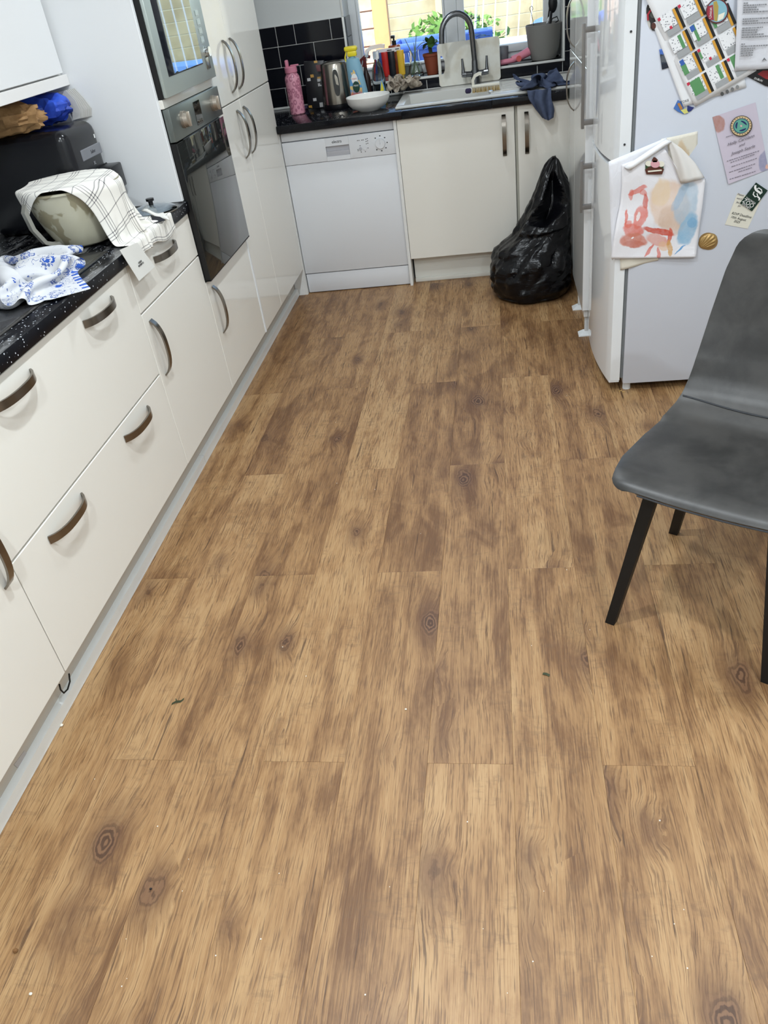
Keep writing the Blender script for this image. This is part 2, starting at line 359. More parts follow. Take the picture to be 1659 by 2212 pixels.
d = front(c3, 'door', YA[0], YA[1], .149, .858, DOOR_S); bow('handle', (0, -3.15, .565), (0, 0, 1), (1, 0, 0), .19, d, (0, 1, 0))
# oven tower
tw = thing('oven_tower', 'tall white housing unit holding the oven and microwave', 'cabinet', (-.3, -1.22, .15))
obj('side_panel', MB().box((-.618, -1.536, .9015), (0, -1.518, 2.25), .0015, 1), PANEL, tw)
obj('side_panel', MB().box((-.618, -.924, .15), (.003, -.908, 2.25), .001, 1), PANEL, tw)
obj('carcass', MB().box((-.6, -1.517, .15), (-.045, -.925, .6)).box((-.6, -1.517, 1.62), (-.02, -.925, 2.25)).box((-.6, -1.517, .6), (-.58, -.925, 1.62)), CARC, tw)
d = front(tw, 'door', -1.518, -.924, .149, .597); bow('handle', (0, -1.458, .468), (0, 0, 1), (1, 0, 0), .19, d, (0, 1, 0))
obj('rail', MB().box((-.3, -1.517, 1.1975), (.012, -.925, 1.2255), .001, 1), DOOR, tw)
# oven
ov = thing('oven', 'built-in electric oven with grey control strip and dark mirror glass door', 'oven', (-.2, -1.22, .601))
obj('oven_body', MB().box((-.55, -1.513, .605), (.002, -.928, 1.19)), BLKM, ov)
cp = obj('control_panel', MB().box((.002, -1.516, 1.092), (.026, -.927, 1.1955), .002), PM('oven_panel_grey', (112, 118, 115), .3, .6), ov)
for ky in (-1.405, -1.035):
    k = obj('knob', MB().tube([(.0262, ky, 1.147), (.036, ky, 1.147)], .028, 28).tube([(.036, ky, 1.147), (.05, ky, 1.147)], [.0265, .0245], 28).box((.046, ky - .004, 1.123), (.056, ky + .004, 1.171), .002), PM('warm_metal_knob', (190, 180, 168), .3, .8), cp)
obj('display', MB().box((.0262, -1.262, 1.104), (.0275, -1.188, 1.182), .001, 1), BLKG, cp)
for i in range(3): obj('button', MB().tube([(.0275, -1.243 + i * .018, 1.116), (.0305, -1.243 + i * .018, 1.116)], .0055, 12), STEEL, cp)
obj('door_handle', MB().tube([(.026, -1.45, 1.0885), (.026, -.99, 1.0885)], .0022, 8), BLKM, ov)
dg = obj('glass_door', MB().box((.003, -1.515, .604), (.024, -.928, 1.0865), .002), OVGL, ov)
obj('door_edge', MB().box((.002, -1.5165, .602), (.0225, -1.5135, 1.087)).box((.002, -1.5165, .6005), (.0235, -.9265, .6045)), BLKM, ov)
# microwave
mw = thing('microwave', 'built-in steel microwave with mirrored glass door above the oven', 'microwave', (-.2, -1.22, 1.227))
obj('microwave_body', MB().box((-.4, -1.516, 1.2275), (.018, -.927, 1.6)), BLKM, mw)
obj('front_frame', MB().box((.018, -1.513, 1.2285), (.032, -.929, 1.6), .0025), OVENST, mw)
obj('door_surround', MB().box((.0305, -1.452, 1.285), (.0335, -1.062, 1.58), .002), PM('dark_glass_border', (34, 36, 42), .08), mw)
obj('door_glass', MB().box((.0332, -1.398, 1.289), (.0345, -1.066, 1.576), .001, 1), MIRRG, mw)
for z in (1.447, 1.418, 1.389, 1.361):
    obj('button', MB().box((.032, -1.022, z - .009), (.0338, -.986, z + .009), .001, 1).box((.0322, -1.0245, z - .0115), (.0324, -.9835, z + .0115)), [OVENST, INK], mw)
obj('dial', MB().tube([(.032, -1.0, 1.32), (.05, -1.0, 1.32)], [.019, .017], 24), CHROME, mw)
obj('door_button', MB().box((.032, -1.022, 1.263), (.0345, -.978, 1.302), .0015), STEEL, mw)
# tall larder
lt = thing('tall_larder', 'tall gloss cream larder with four doors between the oven and dishwasher', 'cabinet', (-.3, -.46, .15))
obj('carcass', MB().box((-.6, -.907, .15), (-.021, .003, 2.25)), CARC, lt)
for (y0, y1, hy) in ((-.906, -.573, -.648), (-.573, .004, -.537)):
    for (z0, z1, hz) in ((.149, 1.104, .97), (1.106, 2.25, 1.236)):
        d = front(lt, 'door', y0, y1, z0, z1); bow('handle', (0, hy, hz), (0, 0, 1), (1, 0, 0), .195, d, (0, 1, 0), proj=.034)
# plinth + seal
pl = thing('plinth', 'long grey gloss plinth with a pale strip along the floor under the left units', 'plinth', (-.06, -1.9, 0))
obj('plinth_board', MB().box((-.085, YA[0], .012), (-.07, -2.402, .147)).box((-.085, -2.4, .012), (-.07, -.005, .147)), PLIN, pl)
obj('floor_seal', MB().prism([(-.07, YA[0], .001), (-.05, YA[0], .001), (-.0505, YA[0], .036), (-.058, YA[0], .04), (-.07, YA[0], .04)], (0, -1.865 - YA[0], 0)).prism([(-.07, -1.863, .001), (-.05, -1.863, .001), (-.0505, -1.863, .036), (-.058, -1.863, .04), (-.07, -1.863, .04)], (0, 1.858, 0)), SEAL, pl)
stp = pt(50, 1640, 'x', -.069)
stk = N('torn_sticker'); oc = stk.n('TexCoord').outputs['Object']
stk.set(Base_Color=stk.mix(stk.sm(stk.n('SeparateXYZ', None, Vector=oc).outputs[2], .02, .022), lin((126, 152, 118)), lin((176, 170, 166))), Roughness=.4)
obj('sticker', MB().prism([pt(30, 1652, 'x', -.0695), pt(52, 1622, 'x', -.0695), pt(66, 1634, 'x', -.0695), pt(62, 1655, 'x', -.0695), pt(52, 1672, 'x', -.0695)], (.0006, 0, 0)), stk.m, pl, label='torn green and grey sticker')
cbl = [pt(u, v, 'x', -.03) for u, v in ((128, 1478), (131, 1490), (138, 1497), (146, 1489), (151, 1472), (149, 1455))]
obj('power_cable', MB().tube(cbl, .0022, 6), BLKM, None, 'short black cable loop hanging below the drawer unit seam', 'cable')

# worktops
wt = obj('worktop', MB().box((-.618, YA[0], .862), (.012, -1.519, .9), .003), WORKD, None, 'black sparkle laminate worktop along the left run, dusted with flour', 'worktop')
obj('worktop', MB().box((-.6, .006, .862), (.002, .608, .9)).box((.002, -.028, .862), (.655, .608, .9), .003).box((.655, -.028, .862), (1.105, .08, .9), .003).box((.655, .435, .862), (1.105, .608, .9), .003).box((1.105, -.028, .862), (1.47, .608, .9), .003), WORK, None, 'black sparkle laminate worktop below the window', 'worktop')
# hob
hb = thing('ceramic_hob', 'black glass hob partly covered by the blue printed cloth', 'hob', (-.3, -2.6, .9))
obj('glass_top', MB().box((-.56, -2.93, .9005), (-.055, -2.11, .906), .003), PM('dusty_hob_glass', (30, 31, 33), .1, var=((58, 58, 60), 6.)), hb)
obj('edge_trim', MB().box((-.057, -2.93, .9005), (-.046, -2.11, .9055), .002), PM('hob_edge', (88, 86, 84), .2, .6), hb)
# wall cabinet
wc = thing('wall_cabinet', 'white gloss wall cabinet above the air fryer', 'cabinet', (-.45, -2.3, 1.31))
obj('carcass', MB().box((-.618, -3.3, 1.328), (-.306, -1.537, 2.25)), CARC, wc)
obj('pelmet', MB().box((-.618, -3.3, 1.308), (-.284, -1.5375, 1.3405), .001, 1), PM('pelmet_white', (228, 226, 224), .3), wc)
obj('door', MB().box((-.3, -2.3, 1.345), (-.287, -1.553, 2.25), .0015, 1), PM('wall_door', (226, 227, 228), .2), wc)
obj('door', MB().box((-.3, -3.3, 1.345), (-.287, -2.303, 2.25), .0015, 1), bpy.data.materials['wall_door'], wc)

# ------------------------------------------------------------------ back run
dw = thing('dishwasher', 'white freestanding dishwasher under the worktop', 'dishwasher', (.305, .3, 0))
X0, X1 = .005, .603
obj('body', MB().box((X0 + .004, .045, .03), (X1 - .004, .58, .845)), WHITE_A, dw)
obj('top_edge', MB().box((X0, .02, .815), (X1, .1, .855), .004), WHITE_A, dw)
dd = obj('control_panel', MB().box((X0, .016, .7), (.235, .045, .811), .002).box((.36, .016, .7), (X1, .045, .811), .002).box((.235, .016, .771), (.36, .045, .811)).box((.235, .016, .7), (.36, .045, .722)).box((.234, .032, .72), (.361, .045, .772)), WHITE_A, dw)
obj('grip_recess', MB().box((.236, .0205, .722), (.359, .032, .745), .001).box((.2355, .029, .745), (.3595, .0318, .7705)), [GREYL], dw)
obj('door_panel', MB().box((X0, .02, .115), (X1, .045, .698), .003), WHITE_A, dw)
obj('kick_plate', MB().box((X0 + .002, .024, .004), (X1 - .002, .05, .11), .002), WHITE_A, dw)
obj('dial', MB().tube([(.525, .016, .757), (.525, .004, .757)], [.026, .0235], 30).box((.5235, -.001, .757), (.5265, .005, .781), .001), WHITE_A, dd)
for bx in (.418, .442): obj('button', MB().tube([(bx, .016, .742), (bx, .012, .742)], .008, 16), GREYL if bx < .43 else WHITE_A, dd)
text('logo_lettering', 'electra', .021, (.297, .0156, .79), (1, 0, 0), (0, 0, 1), INK, dd, shear=.15, spacing=.92)
pk = MB()
for a in range(7):
    th = math.radians(-40 + a * 43); pk.box((.525 + .036 * math.sin(th) - .003, .0153, .757 + .036 * math.cos(th) - .0025), (.525 + .036 * math.sin(th) + .003, .0158, .757 + .036 * math.cos(th) + .0025))
for px, pz in ((.408, .783), (.416, .783), (.43, .783), (.438, .783), (.452, .785), (.46, .787), (.452, .774), (.46, .776), (.452, .763), (.46, .765), (.418, .757), (.404, .74), (.404, .734), (.458, .742), (.42, .726), (.442, .726)): pk.box((px - .0025, .0153, pz - .0015), (px + .0025, .0158, pz + .0015))
obj('panel_marks', pk, INK, dd, kind='stuff')
obj('end_panel', MB().box((-.018, .004, 0), (.002, .58, .861)).box((-.07, .002, 0), (-.018, .02, .148)), CARC, None, 'narrow cream filler panel left of the dishwasher', 'panel')
obj('end_panel', MB().box((.604, .0, 0), (.62, .58, .861), .001, 1), CARC, None, 'narrow cream filler panel between dishwasher and sink unit', 'panel')
sk = thing('sink_cabinet', 'cream sink base unit with one wide door right of the dishwasher', 'cabinet', (.92, .3, .15))
obj('carcass', MB().box((.621, .021, .15), (1.214, .58, .74)).box((.621, .021, .74), (1.214, .032, .86)), CARC, sk)
d = obj('door', MB().box((.622, 0, .15), (1.212, .019, .858), .0015, 1), DOOR_S, sk)
bow('handle', (1.16, 0, .729), (0, 0, 1), (0, -1, 0), .19, d, (1, 0, 0), w=.02)
obj('plinth', MB().box((.63, .07, .0), (1.214, .085, .149)).box((.63, .055, .0), (1.214, .07, .022), .002), PM('cream_plinth', (222, 220, 212), .35), sk)
cc = thing('corner_cabinet', 'cream corner unit door behind the black bin bag', 'cabinet', (1.5, .3, .15))
obj('carcass', MB().box((1.216, .021, .15), (1.9, .58, .86)), PM('corner_carcass', (186, 184, 172), .5), cc)
d = obj('door', MB().box((1.228, 0, .15), (1.9, .019, .858), .0015, 1), DOOR_S, cc)
bow('handle', (1.272, 0, .729), (0, 0, 1), (0, -1, 0), .192, d, (1, 0, 0), w=.02)

# sink
SINK = PM('white_composite_sink', (206, 205, 200), .25)
sn = thing('kitchen_sink', 'off-white inset sink with ribbed drainer below the window', 'sink', (1.05, .33, .9))
sb = MB(); a0, a1, b0, b1 = .618, 1.56, .035, .575; i0, i1, j0, j1 = .66, 1.1, .085, .43; zt, zi = .913, .76
sb.box((a0, b0, .9005), (a1, j0, zt), .005).box((a0, j1, .9005), (a1, b1, zt), .005).box((a0, j0 - .004, .9005), (i0, j1 + .004, zt), .005).box((i1, j0 - .004, .9005), (a1, j1 + .004, zt), .004)
obj('rim', sb, SINK, sn)
sb = MB(); vs = []
for (z, q) in ((zt - .004, 0), (zi + .02, .01), (zi, .03)): vs += [(i0 + q, j0 + q, z), (i1 - q, j0 + q, z), (i1 - q, j1 - q, z), (i0 + q, j1 - q, z)]
sb.add(vs, [(k * 4 + j, k * 4 + (j + 1) % 4, k * 4 + 4 + (j + 1) % 4, k * 4 + 4 + j) for k in range(2) for j in range(4)] + [(8, 9, 10, 11)])
obj('bowl', sb, SINK, sn)
rb = MB()
for k in range(9): rb.box((1.16, .13 + .04 * k, zt - .001), (1.53, .142 + .04 * k, zt + .004), .002, 1)
obj('drainer_ribs', rb, SINK, sn)
obj('waste_clip', MB().box((1.09, .11, .913), (1.112, .17, .925), .003), CHROME, sn)
# tap
tx, ty = 1.02, .52
tp = thing('mixer_tap', 'brushed steel swan neck mixer tap with two lever handles', 'tap', (tx, ty, .913))
TAPM = PM('tap_steel', (128, 130, 134), .22, 1.)
obj('base', MB().tube([(tx, ty, .9135), (tx, ty, .985)], [.026, .021], 24).tube([(tx, ty, .985), (tx, ty, 1.03)], [.018, .0155], 24), TAPM, tp)
sp = [(tx, ty, 1.03), (tx - .006, ty - .004, 1.15)]
for k in range(13):
    a = PI * k / 12; sp.append((tx - .008 - .078 + .078 * math.cos(a), ty - .006 - .02 * (1 - math.cos(a)), 1.17 + .086 * math.sin(a)))
sp.append((sp[-1][0] - .003, sp[-1][1], 1.13))
obj('spout', MB().tube(sp, .0145, 18), TAPM, tp)
for s in (-1, 1):
    obj('lever', MB().tube([(tx + s * .015, ty, .965), (tx + s * .05, ty - .01, .968)], .0145, 16).tube([(tx + s * .05, ty - .01, .968), (tx + s * .072, ty - .014, .97)], [.0155, .0135], 16).tube([(tx + s * .064, ty - .014, .968), (tx + s * .064, ty - .012, 1.0), (tx + s * .066, ty - .01, 1.045)], [.011, .008, .0055], 12), TAPM, tp)
# ------------------------------------------------------------------ small things by the sink
wk = lambda u, v, z=.9: pt(u, v, 'z', z)
def at(c, prof, n=28, **k): return MB().lathe(prof, c, n, **k)
# pink bottle
p = wk(612, 250); p = Vector((p.x, p.y, .9005)); p.x = max(p.x, .047)
pkm = N('pink_leopard_print'); oc = pkm.n('TexCoord').outputs['Object']
vv = pkm.n('TexVoronoi', None, Vector=pkm.scl(oc, (1., 1., .75)), Scale=52.); rg = pkm.math('MULTIPLY', pkm.sm(vv.outputs['Distance'], .2, .3), pkm.sm(vv.outputs['Distance'], .56, .46))
pkm.set(Base_Color=pkm.mix(pkm.math('MULTIPLY', rg, .75), lin((218, 152, 170)), lin((158, 84, 110))), Roughness=.3)
PINK = PM('pink_plastic', (206, 128, 150), .35)
bt = thing('water_bottle', 'pink leopard print water bottle with a straw lid at the worktop end', 'bottle', p)
obj('bottle_body', at(p, [(.001, .0), (.038, 0), (.041, .004), (.0415, .165), (.040, .18), (.031, .196), (.03, .2)]), pkm.m, bt)
obj('lid', at(p, [(.031, .2), (.0335, .202), (.0335, .226), (.030, .23), (.0, .2305)]), PINK, bt)
obj('straw_spout', MB().box((p.x - .026, p.y - .012, p.z + .226), (p.x - .008, p.y + .012, p.z + .262), .006).box((p.x + .0, p.y - .008, p.z + .229), (p.x + .046, p.y + .008, p.z + .237), .003), PINK, bt)
# purple sponge
q = wk(652, 236); obj('sponge', MB().box((q.x - .035, q.y - .02, .9005), (q.x + .035, q.y + .02, .915), .005), PM('purple_sponge', (84, 66, 100), .8, bump=(200., .3)), None, 'small purple sponge lying behind the pink bottle', 'sponge')
# patterned carton panel
q = wk(684, 236); cm = N('black_white_pattern'); oc = cm.n('TexCoord').outputs['Object']
v = cm.n('TexVoronoi', {'distance': 'CHEBYCHEV'}, Vector=cm.scl(oc, (34., 1., 44.)), Scale=1., Randomness=.85); sepc = cm.n('SeparateColor', None, Color=v.outputs['Color'])
on = cm.math('MULTIPLY', cm.sm(sepc.outputs[0], .38, .4), cm.sm(v.outputs['Distance'], .34, .3))
c = cm.mix(on, lin((22, 23, 28)), cm.mix(cm.sm(sepc.outputs[1], .8, .82), lin((205, 205, 205)), lin((196, 150, 70)))); cm.set(Base_Color=c, Roughness=.35)
obj('patterned_carton', MB().box((-.052, -.012, 0), (.06, .012, .232), .002).xf(Matrix.Translation((q.x, q.y + .03, .9006)) @ Matrix.Rotation(-.06, 4, 'X') @ Matrix.Rotation(.06, 4, 'Y')), cm.m, None, 'black carton with white blocks and circles, left of the kettle', 'carton')
# kettle
p = wk(734, 232); p.z = .9005
kt = KT = thing('kettle', 'brushed steel electric kettle with a black base and water window', 'kettle', p)
obj('base', at(p, [(.001, 0), (.078, 0), (.08, .006), (.079, .022), (.0, .0225)]), BLK, kt)
KST = PM('kettle_steel', (168, 162, 152), .24, 1., bump=(120., .04))
kb = obj('body', at(p, [(.07, .0225), (.077, .024), (.077, .05), (.073, .15), (.069, .205), (.066, .212), (.06, .2135)], 40), KST, kt)
obj('lid', at(p, [(.061, .213), (.058, .2155), (.03, .222), (0, .2225)]), KST, kt)
vw = Vector((CC[0] - p.x, CC[1] - p.y, 0)).normalized(); sd = Vector((-vw.y, vw.x, 0))
def plate(name, ctr, sx, hz, up, rad, m, par, r_off=.0):
    b = MB(); n = 20; vs = []
    for i in range(n):
        a = 2 * PI * i / n; dx = sx * math.copysign(abs(math.cos(a)) ** .7, math.cos(a)); dz = hz * math.copysign(abs(math.sin(a)) ** .9, math.sin(a)); vs.append((dx, dz))
    P = []
    for dx, dz in vs:
        th = dx / rad; zz = up + dz; rr = (.077 if zz < .05 else .077 - (zz - .05) * .045) + r_off
        P.append(ctr + vw * rr * math.cos(th) + sd * rr * math.sin(th) + Vector((0, 0, zz)))
    return obj(name, b.prism(P, vw * .0015), m, par)
plate('water_window', p, .0165, .062, .125, .075, BLKG, kb, -.0005)
plate('window_bezel', p, .02, .068, .125, .075, CHROME, kb, -.0018)
obj('handle', MB().band([p + Vector((.062, .02, .2)), p + Vector((.085, .03, .207)), p + Vector((.112, .038, .195)), p + Vector((.122, .042, .15)), p + Vector((.112, .038, .085)), p + Vector((.08, .028, .055))], (-.35, .93, 0), .026, .02), BLK, kt)
obj('spout', MB().prism([p + Vector((-.058, -.022, .212)), p + Vector((-.093, -.004, .212)), p + Vector((-.058, .022, .212))], (0.004, 0, -.03)), KST, kt)
KT.scale = (1.06, 1.06, 1.02)
# bowl
p = Vector((pt(797, 228, 'y', .15).x, .15, .9005))
obj('bowl', at(p, [(.001, 0), (.055, 0), (.058, .003), (.09, .018), (.109, .04), (.115, .068), (.1135, .07), (.111, .067), (.104, .042), (.086, .022), (.05, .008), (.0, .007)], 44), CERAM, None, 'white ceramic bowl on the worktop in front of the spray bottles', 'bowl')
# spray bottle (blue, yellow trigger)
def ell(c, prof, sx, sy, n=28, rot=0.): return MB().lathe(prof, c, n, sx=sx, sy=sy, rot=rot)
p = wk(786, 205); p.z = .9005; p = Vector((p.x, max(p.y, .3), .9005)); p.y = .33; p.x = .406
lm = N('spray_label'); oc = lm.n('TexCoord').outputs['Object']; sp3 = lm.n('SeparateXYZ', None, Vector=oc)
nz = lm.noise(oc, 40., 2.); c = lm.mix(lm.sm(sp3.outputs[2], .05, .09), lm.mix(lm.sm(nz, .45, .55), lin((228, 150, 96)), lin((196, 88, 112))), lm.mix(lm.sm(nz, .5, .56), lin((90, 150, 200)), lin((220, 190, 120)))); lm.set(Base_Color=c, Roughness=.3)
sb_ = thing('spray_bottle', 'pale blue cleaner spray bottle with a yellow trigger behind the bowl', 'bottle', p)
BLUEB = PM('pale_blue_plastic', (128, 170, 190), .25)
SHR = Matrix.Translation(p) @ Matrix(((1, 0, -.085, 0), (0, 1, 0, 0), (0, 0, 1.03, 0), (0, 0, 0, 1))) @ Matrix.Translation(-p)
b0 = obj('bottle_body', ell(p, [(.001, 0), (.95, 0), (1., .006), (.98, .05), (.92, .1), (.85, .16), (.76, .205), (.7, .22), (.3, .226), (.28, .235)], .05, .03).xf(SHR), BLUEB, sb_)
p = p + Vector((-.016, 0, .012))
obj('trigger_head', MB().box((p.x - .026, p.y - .014, p.z + .226), (p.x + .024, p.y + .014, p.z + .252), .006).box((p.x - .04, p.y - .016, p.z + .25), (p.x + .03, p.y + .016, p.z + .274), .009).band([p + Vector((-.03, 0, .25)), p + Vector((-.04, 0, .225)), p + Vector((-.036, 0, .205))], (0, 1, 0), .016, .006), PM('yellow_plastic', (226, 208, 44), .35), sb_)
def oval(c, rx, rz, y, d, n=24): return MB().prism([(c[0] + rx * math.cos(2 * PI * i / n), y, c[2] + rz * math.sin(2 * PI * i / n)) for i in range(n)], (0, -d, 0))
obj('label', MB().prism([(p.x - .03, p.y - .0265, p.z + .02), (p.x + .03, p.y - .0265, p.z + .02), (p.x + .034, p.y - .0265, p.z + .08), (p.x + .01, p.y - .0265, p.z + .165), (p.x - .012, p.y - .0265, p.z + .165), (p.x - .03, p.y - .0265, p.z + .09)], (0, -.005, 0)), lm.m, sb_)
DG = PM('dark_green_print', (24, 62, 50), .35); RD = PM('red_print', (190, 50, 44), .4); WH = PM('white_print', (232, 232, 230), .4)
obj('label_badge', oval((p.x, 0, p.z + .123), .017, .026, p.y - .0316, .0006), WH, sb_)
obj('label_badge', oval((p.x + .004, 0, p.z + .086), .019, .027, p.y - .0322, .0006), DG, sb_)
text('label_lettering', 'FAIRY', .0105, (p.x, p.y - .0325, p.z + .124), (1, 0, 0), (0, 0, 1), RD, sb_)
text('label_lettering', 'MAX', .0125, (p.x + .004, p.y - .0332, p.z + .092), (1, 0, 0), (0, 0, 1), WH, sb_)
text('label_lettering', 'EXTRA', .014, (p.x, p.y - .032, p.z + .052), (1, 0, 0), (0, 0, 1), RD, sb_)
# clear bottle with yellow liquid
p = Vector((.51, .36, .9005))
yb = thing('spray_bottle', 'clear spray bottle with a little yellow liquid and a clear trigger', 'bottle', p)
obj('bottle_body', ell(p, [(.001, 0), (.97, 0), (1., .005), (1., .12), (.8, .165), (.5, .19), (.36, .197), (.36, .21)], .036, .024), GLASSB, yb)
obj('liquid', ell(p, [(.001, .003), (.9, .003), (.93, .006), (.93, .056), (.0, .0565)], .036, .024), PM('yellow_liquid', (190, 172, 30), .1), yb)
obj('label', MB().prism([(p.x + .003, p.y - .0245, p.z + .012), (p.x + .03, p.y - .0215, p.z + .012), (p.x + .031, p.y - .0215, p.z + .07), (p.x + .02, p.y - .0235, p.z + .12), (p.x + .008, p.y - .0245, p.z + .09)], (0, -.001, 0)), PM('blue_label', (92, 142, 186), .4), yb)
obj('label_panel', MB().prism([(p.x + .006, p.y - .0262, p.z + .06), (p.x + .026, p.y - .0235, p.z + .06), (p.x + .018, p.y - .0252, p.z + .108)], (0, -.0006, 0)), PM('yellow_label', (222, 206, 60), .4), yb)
obj('trigger_head', MB().box((p.x - .016, p.y - .013, p.z + .208), (p.x + .016, p.y + .013, p.z + .245), .004).band([p + Vector((-.05, 0, .225)), p + Vector((-.045, 0, .25)), p + Vector((-.02, 0, .264)), p + Vector((.03, 0, .266)), p + Vector((.05, 0, .262))], (0, 1, 0), .024, .018).band([p + Vector((-.036, 0, .25)), p + Vector((-.05, 0, .225)), p + Vector((-.052, 0, .205))], (0, 1, 0), .012, .005), PM('frosted_plastic', (206, 222, 230), .2, trans=.6, ior=1.3), yb)
# dark red spray trigger bottle and small jar
p = Vector((pt(796, 200, 'y', .47).x, .47, .9005))
rb_ = thing('spray_bottle', 'slim dark bottle with a maroon trigger half hidden between two sprays', 'bottle', p)
obj('bottle_body', ell(p, [(.001, 0), (.95, 0), (1, .006), (1, .12), (.5, .15), (.4, .17)], .02, .018), PM('dark_brown_plastic', (42, 26, 26), .3), rb_)
obj('trigger_head', MB().band([p + Vector((-.026, 0, .185)), p + Vector((-.018, 0, .205)), p + Vector((.006, 0, .22)), p + Vector((.032, 0, .214))], (0, 1, 0), .02, .014).band([p + Vector((-.002, 0, .212)), p + Vector((-.004, 0, .19)), p + Vector((-.012, 0, .172))], (0, 1, 0), .014, .01).tube([p + Vector((0, 0, .168)), p + Vector((0, 0, .212))], .009, 12), PM('maroon_plastic', (96, 32, 34), .35), rb_)
# dish cloth, brush, board
BRX = pt(1012, 200, 'z', .915)
br = thing('scrubbing_brush', 'white scrubbing brush with tan bristles resting by the tap', 'brush', (BRX.x + .08, .2, .915))
bx, by = BRX.x, .2; bx = pt(1020, 200, 'y', by).x
obj('brush_back', MB().box((bx, by - .02, .936), (bx + .142, by + .02, .95), .005), PM('white_brush_plastic', (222, 218, 204), .35), br)
obj('brush_handle', MB().band([(bx + .008, by, .945), (bx + .006, by, .97), (bx + .018, by, .99), (bx + .04, by, .998), (bx + .052, by, .996)], (0, 1, 0), .028, .014), bpy.data.materials['white_brush_plastic'], br)
tb = MB()
for i in range(16):
    for j in range(5):
        x, y = bx + .006 + i * .0087, by - .016 + j * .008; tb.tube([(x, y, .938), (x + random.uniform(-.003, .003), y + random.uniform(-.004, .001), .9145)], [.0022, .0032], 5)
obj('bristles', tb, PM('tan_bristle', (176, 152, 104), .8), br, kind='stuff')
obj('scourer', MB().box((bx - .035, by - .018, .914), (bx - .004, by + .02, .936), .008), PM('purple_scourer', (52, 44, 74), .9, bump=(300., .5)), None, 'dark purple scourer tucked beside the scrubbing brush', 'scourer')
cbm = N('scuffed_white_plastic'); oc = cbm.n('TexCoord').outputs['Object']; cbm.set(Base_Color=cbm.mix(cbm.sm(cbm.noise(oc, 14., 3.), .4, .7), lin((222, 220, 210)), lin((206, 200, 184))), Roughness=.4)
BT, BB = .592, .572
A_, B_, C_, D_ = pt(945, 95, 'y', BT), pt(1079, 74, 'y', BT), pt(1081, 172, 'y', BB), pt(948, 191, 'y', BB)
w_ = ((B_ - A_).length + (C_ - D_).length) / 2; h_ = .208
bb = bmesh.new(); 
def rrect(w, h, r, n=5, cx=0., cz=0.):
    P = []
    for (sx, sz, a0) in ((1, 1, 0), (-1, 1, 90), (-1, -1, 180), (1, -1, 270)):
        for k in range(n + 1):
            a = math.radians(a0 + 90 * k / n); P.append((cx + sx * (w / 2 - r) + r * math.cos(a), cz + sz * (h / 2 - r) + r * math.sin(a)))
    return P
out = rrect(w_, h_, .016); inn = [(-w_ / 2 + .018 + .014 * (1 - math.cos(a)) * 1.4, .0 + .046 * math.sin(a) * -1) for a in [math.radians(-90 + 180 * k / 12) for k in range(13)]]
inn = [(-w_ / 2 + .016, -.046)] + [(-w_ / 2 + .016 + .022 * math.cos(math.radians(-90 + 15 * k)), .046 * math.sin(math.radians(-90 + 15 * k))) for k in range(1, 12)] + [(-w_ / 2 + .016, .046)]
def ring_plate(outer, inner, t):
    bm = bmesh.new(); vo = [bm.verts.new((x, 0, z)) for x, z in outer]; vi = [bm.verts.new((x, 0, z)) for x, z in inner]
    eo = [bm.edges.new((vo[i], vo[(i + 1) % len(vo)])) for i in range(len(vo))]; ei = [bm.edges.new((vi[i], vi[(i + 1) % len(vi)])) for i in range(len(vi))]
    bmesh.ops.triangle_fill(bm, use_beauty=True, use_dissolve=False, edges=eo + ei)
    r = bmesh.ops.extrude_face_region(bm, geom=bm.faces[:]); bmesh.ops.translate(bm, verts=[g for g in r['geom'] if isinstance(g, bmesh.types.BMVert)], vec=(0, t, 0)); return bm
ctr = (A_ + B_ + C_ + D_) / 4
brd = MB().bm(ring_plate(out, inn, .009)); tilt = math.atan2(BT - BB, h_)
brd.xf(Matrix.Translation((ctr.x, BB + .004, .9145)) @ Matrix.Rotation(-tilt, 4, 'X') @ Matrix.Translation((0, 0, h_ / 2)))
obj('chopping_board', brd, cbm.m, None, 'white plastic chopping board leaning on the window wall behind the tap', 'board')

# ------------------------------------------------------------------ window sill
SZ = .9725
sl = lambda u, y: Vector((pt(u, 150, 'y', y).x, y, SZ))
tubes = thing('paint_tube_set', 'set of four hanging paint tubes, blue red black and yellow, on the sill', 'paint', sl(845, .66))
for i, (u, c, n_) in enumerate(((822, (34, 66, 130), 'blue paint tube'), (834, (196, 44, 40), 'red paint tube'), (848, (26, 28, 34), 'black paint tube'), (868, (222, 180, 52), 'yellow paint tube'))):
    q = sl(u, .652 - .004 * i); m = PM('paint_' + n_.split()[0], c, .3); r = .019
    t = obj('tube', MB().lathe([(.001, 0), (.55, 0), (.55, .02), (.95, .022), (1., .03), (1., .1), (1.05, .14), (1.0, .142)], q, 20, sx=r, sy=r * .6), m, tubes, label=n_)
    obj('cap', MB().lathe([(.001, 0), (.6, 0), (.6, .0195), (0, .02)], q + Vector((0, -.0005, 0)), 16, sx=r, sy=r * .62), PM('clear_cap_' + str(i), tuple(int(x * .5 + 70) for x in c), .3), t)
q = sl(845, .65)
obj('hanger_card', MB().box((q.x - .072, .648, SZ + .136), (q.x + .062, .652, SZ + .158), .001), PM('white_card', (226, 224, 226), .5), tubes)
obj('hanger_hole', MB().box((q.x - .012, .6468, SZ + .146), (q.x + .014, .6478, SZ + .15)).box((q.x + .034, .6468, SZ + .147), (q.x + .056, .6478, SZ + .151)), INK, tubes)
q = sl(857, .72); pb_ = thing('pump_bottle', 'amber square pump bottle with a black pump, behind the paint tubes', 'bottle', q)
obj('bottle_body', MB().box((q.x - .033, q.y - .022, q.z), (q.x + .033, q.y + .022, q.z + .165), .006), PM('amber_plastic', (150, 70, 34), .2), pb_)
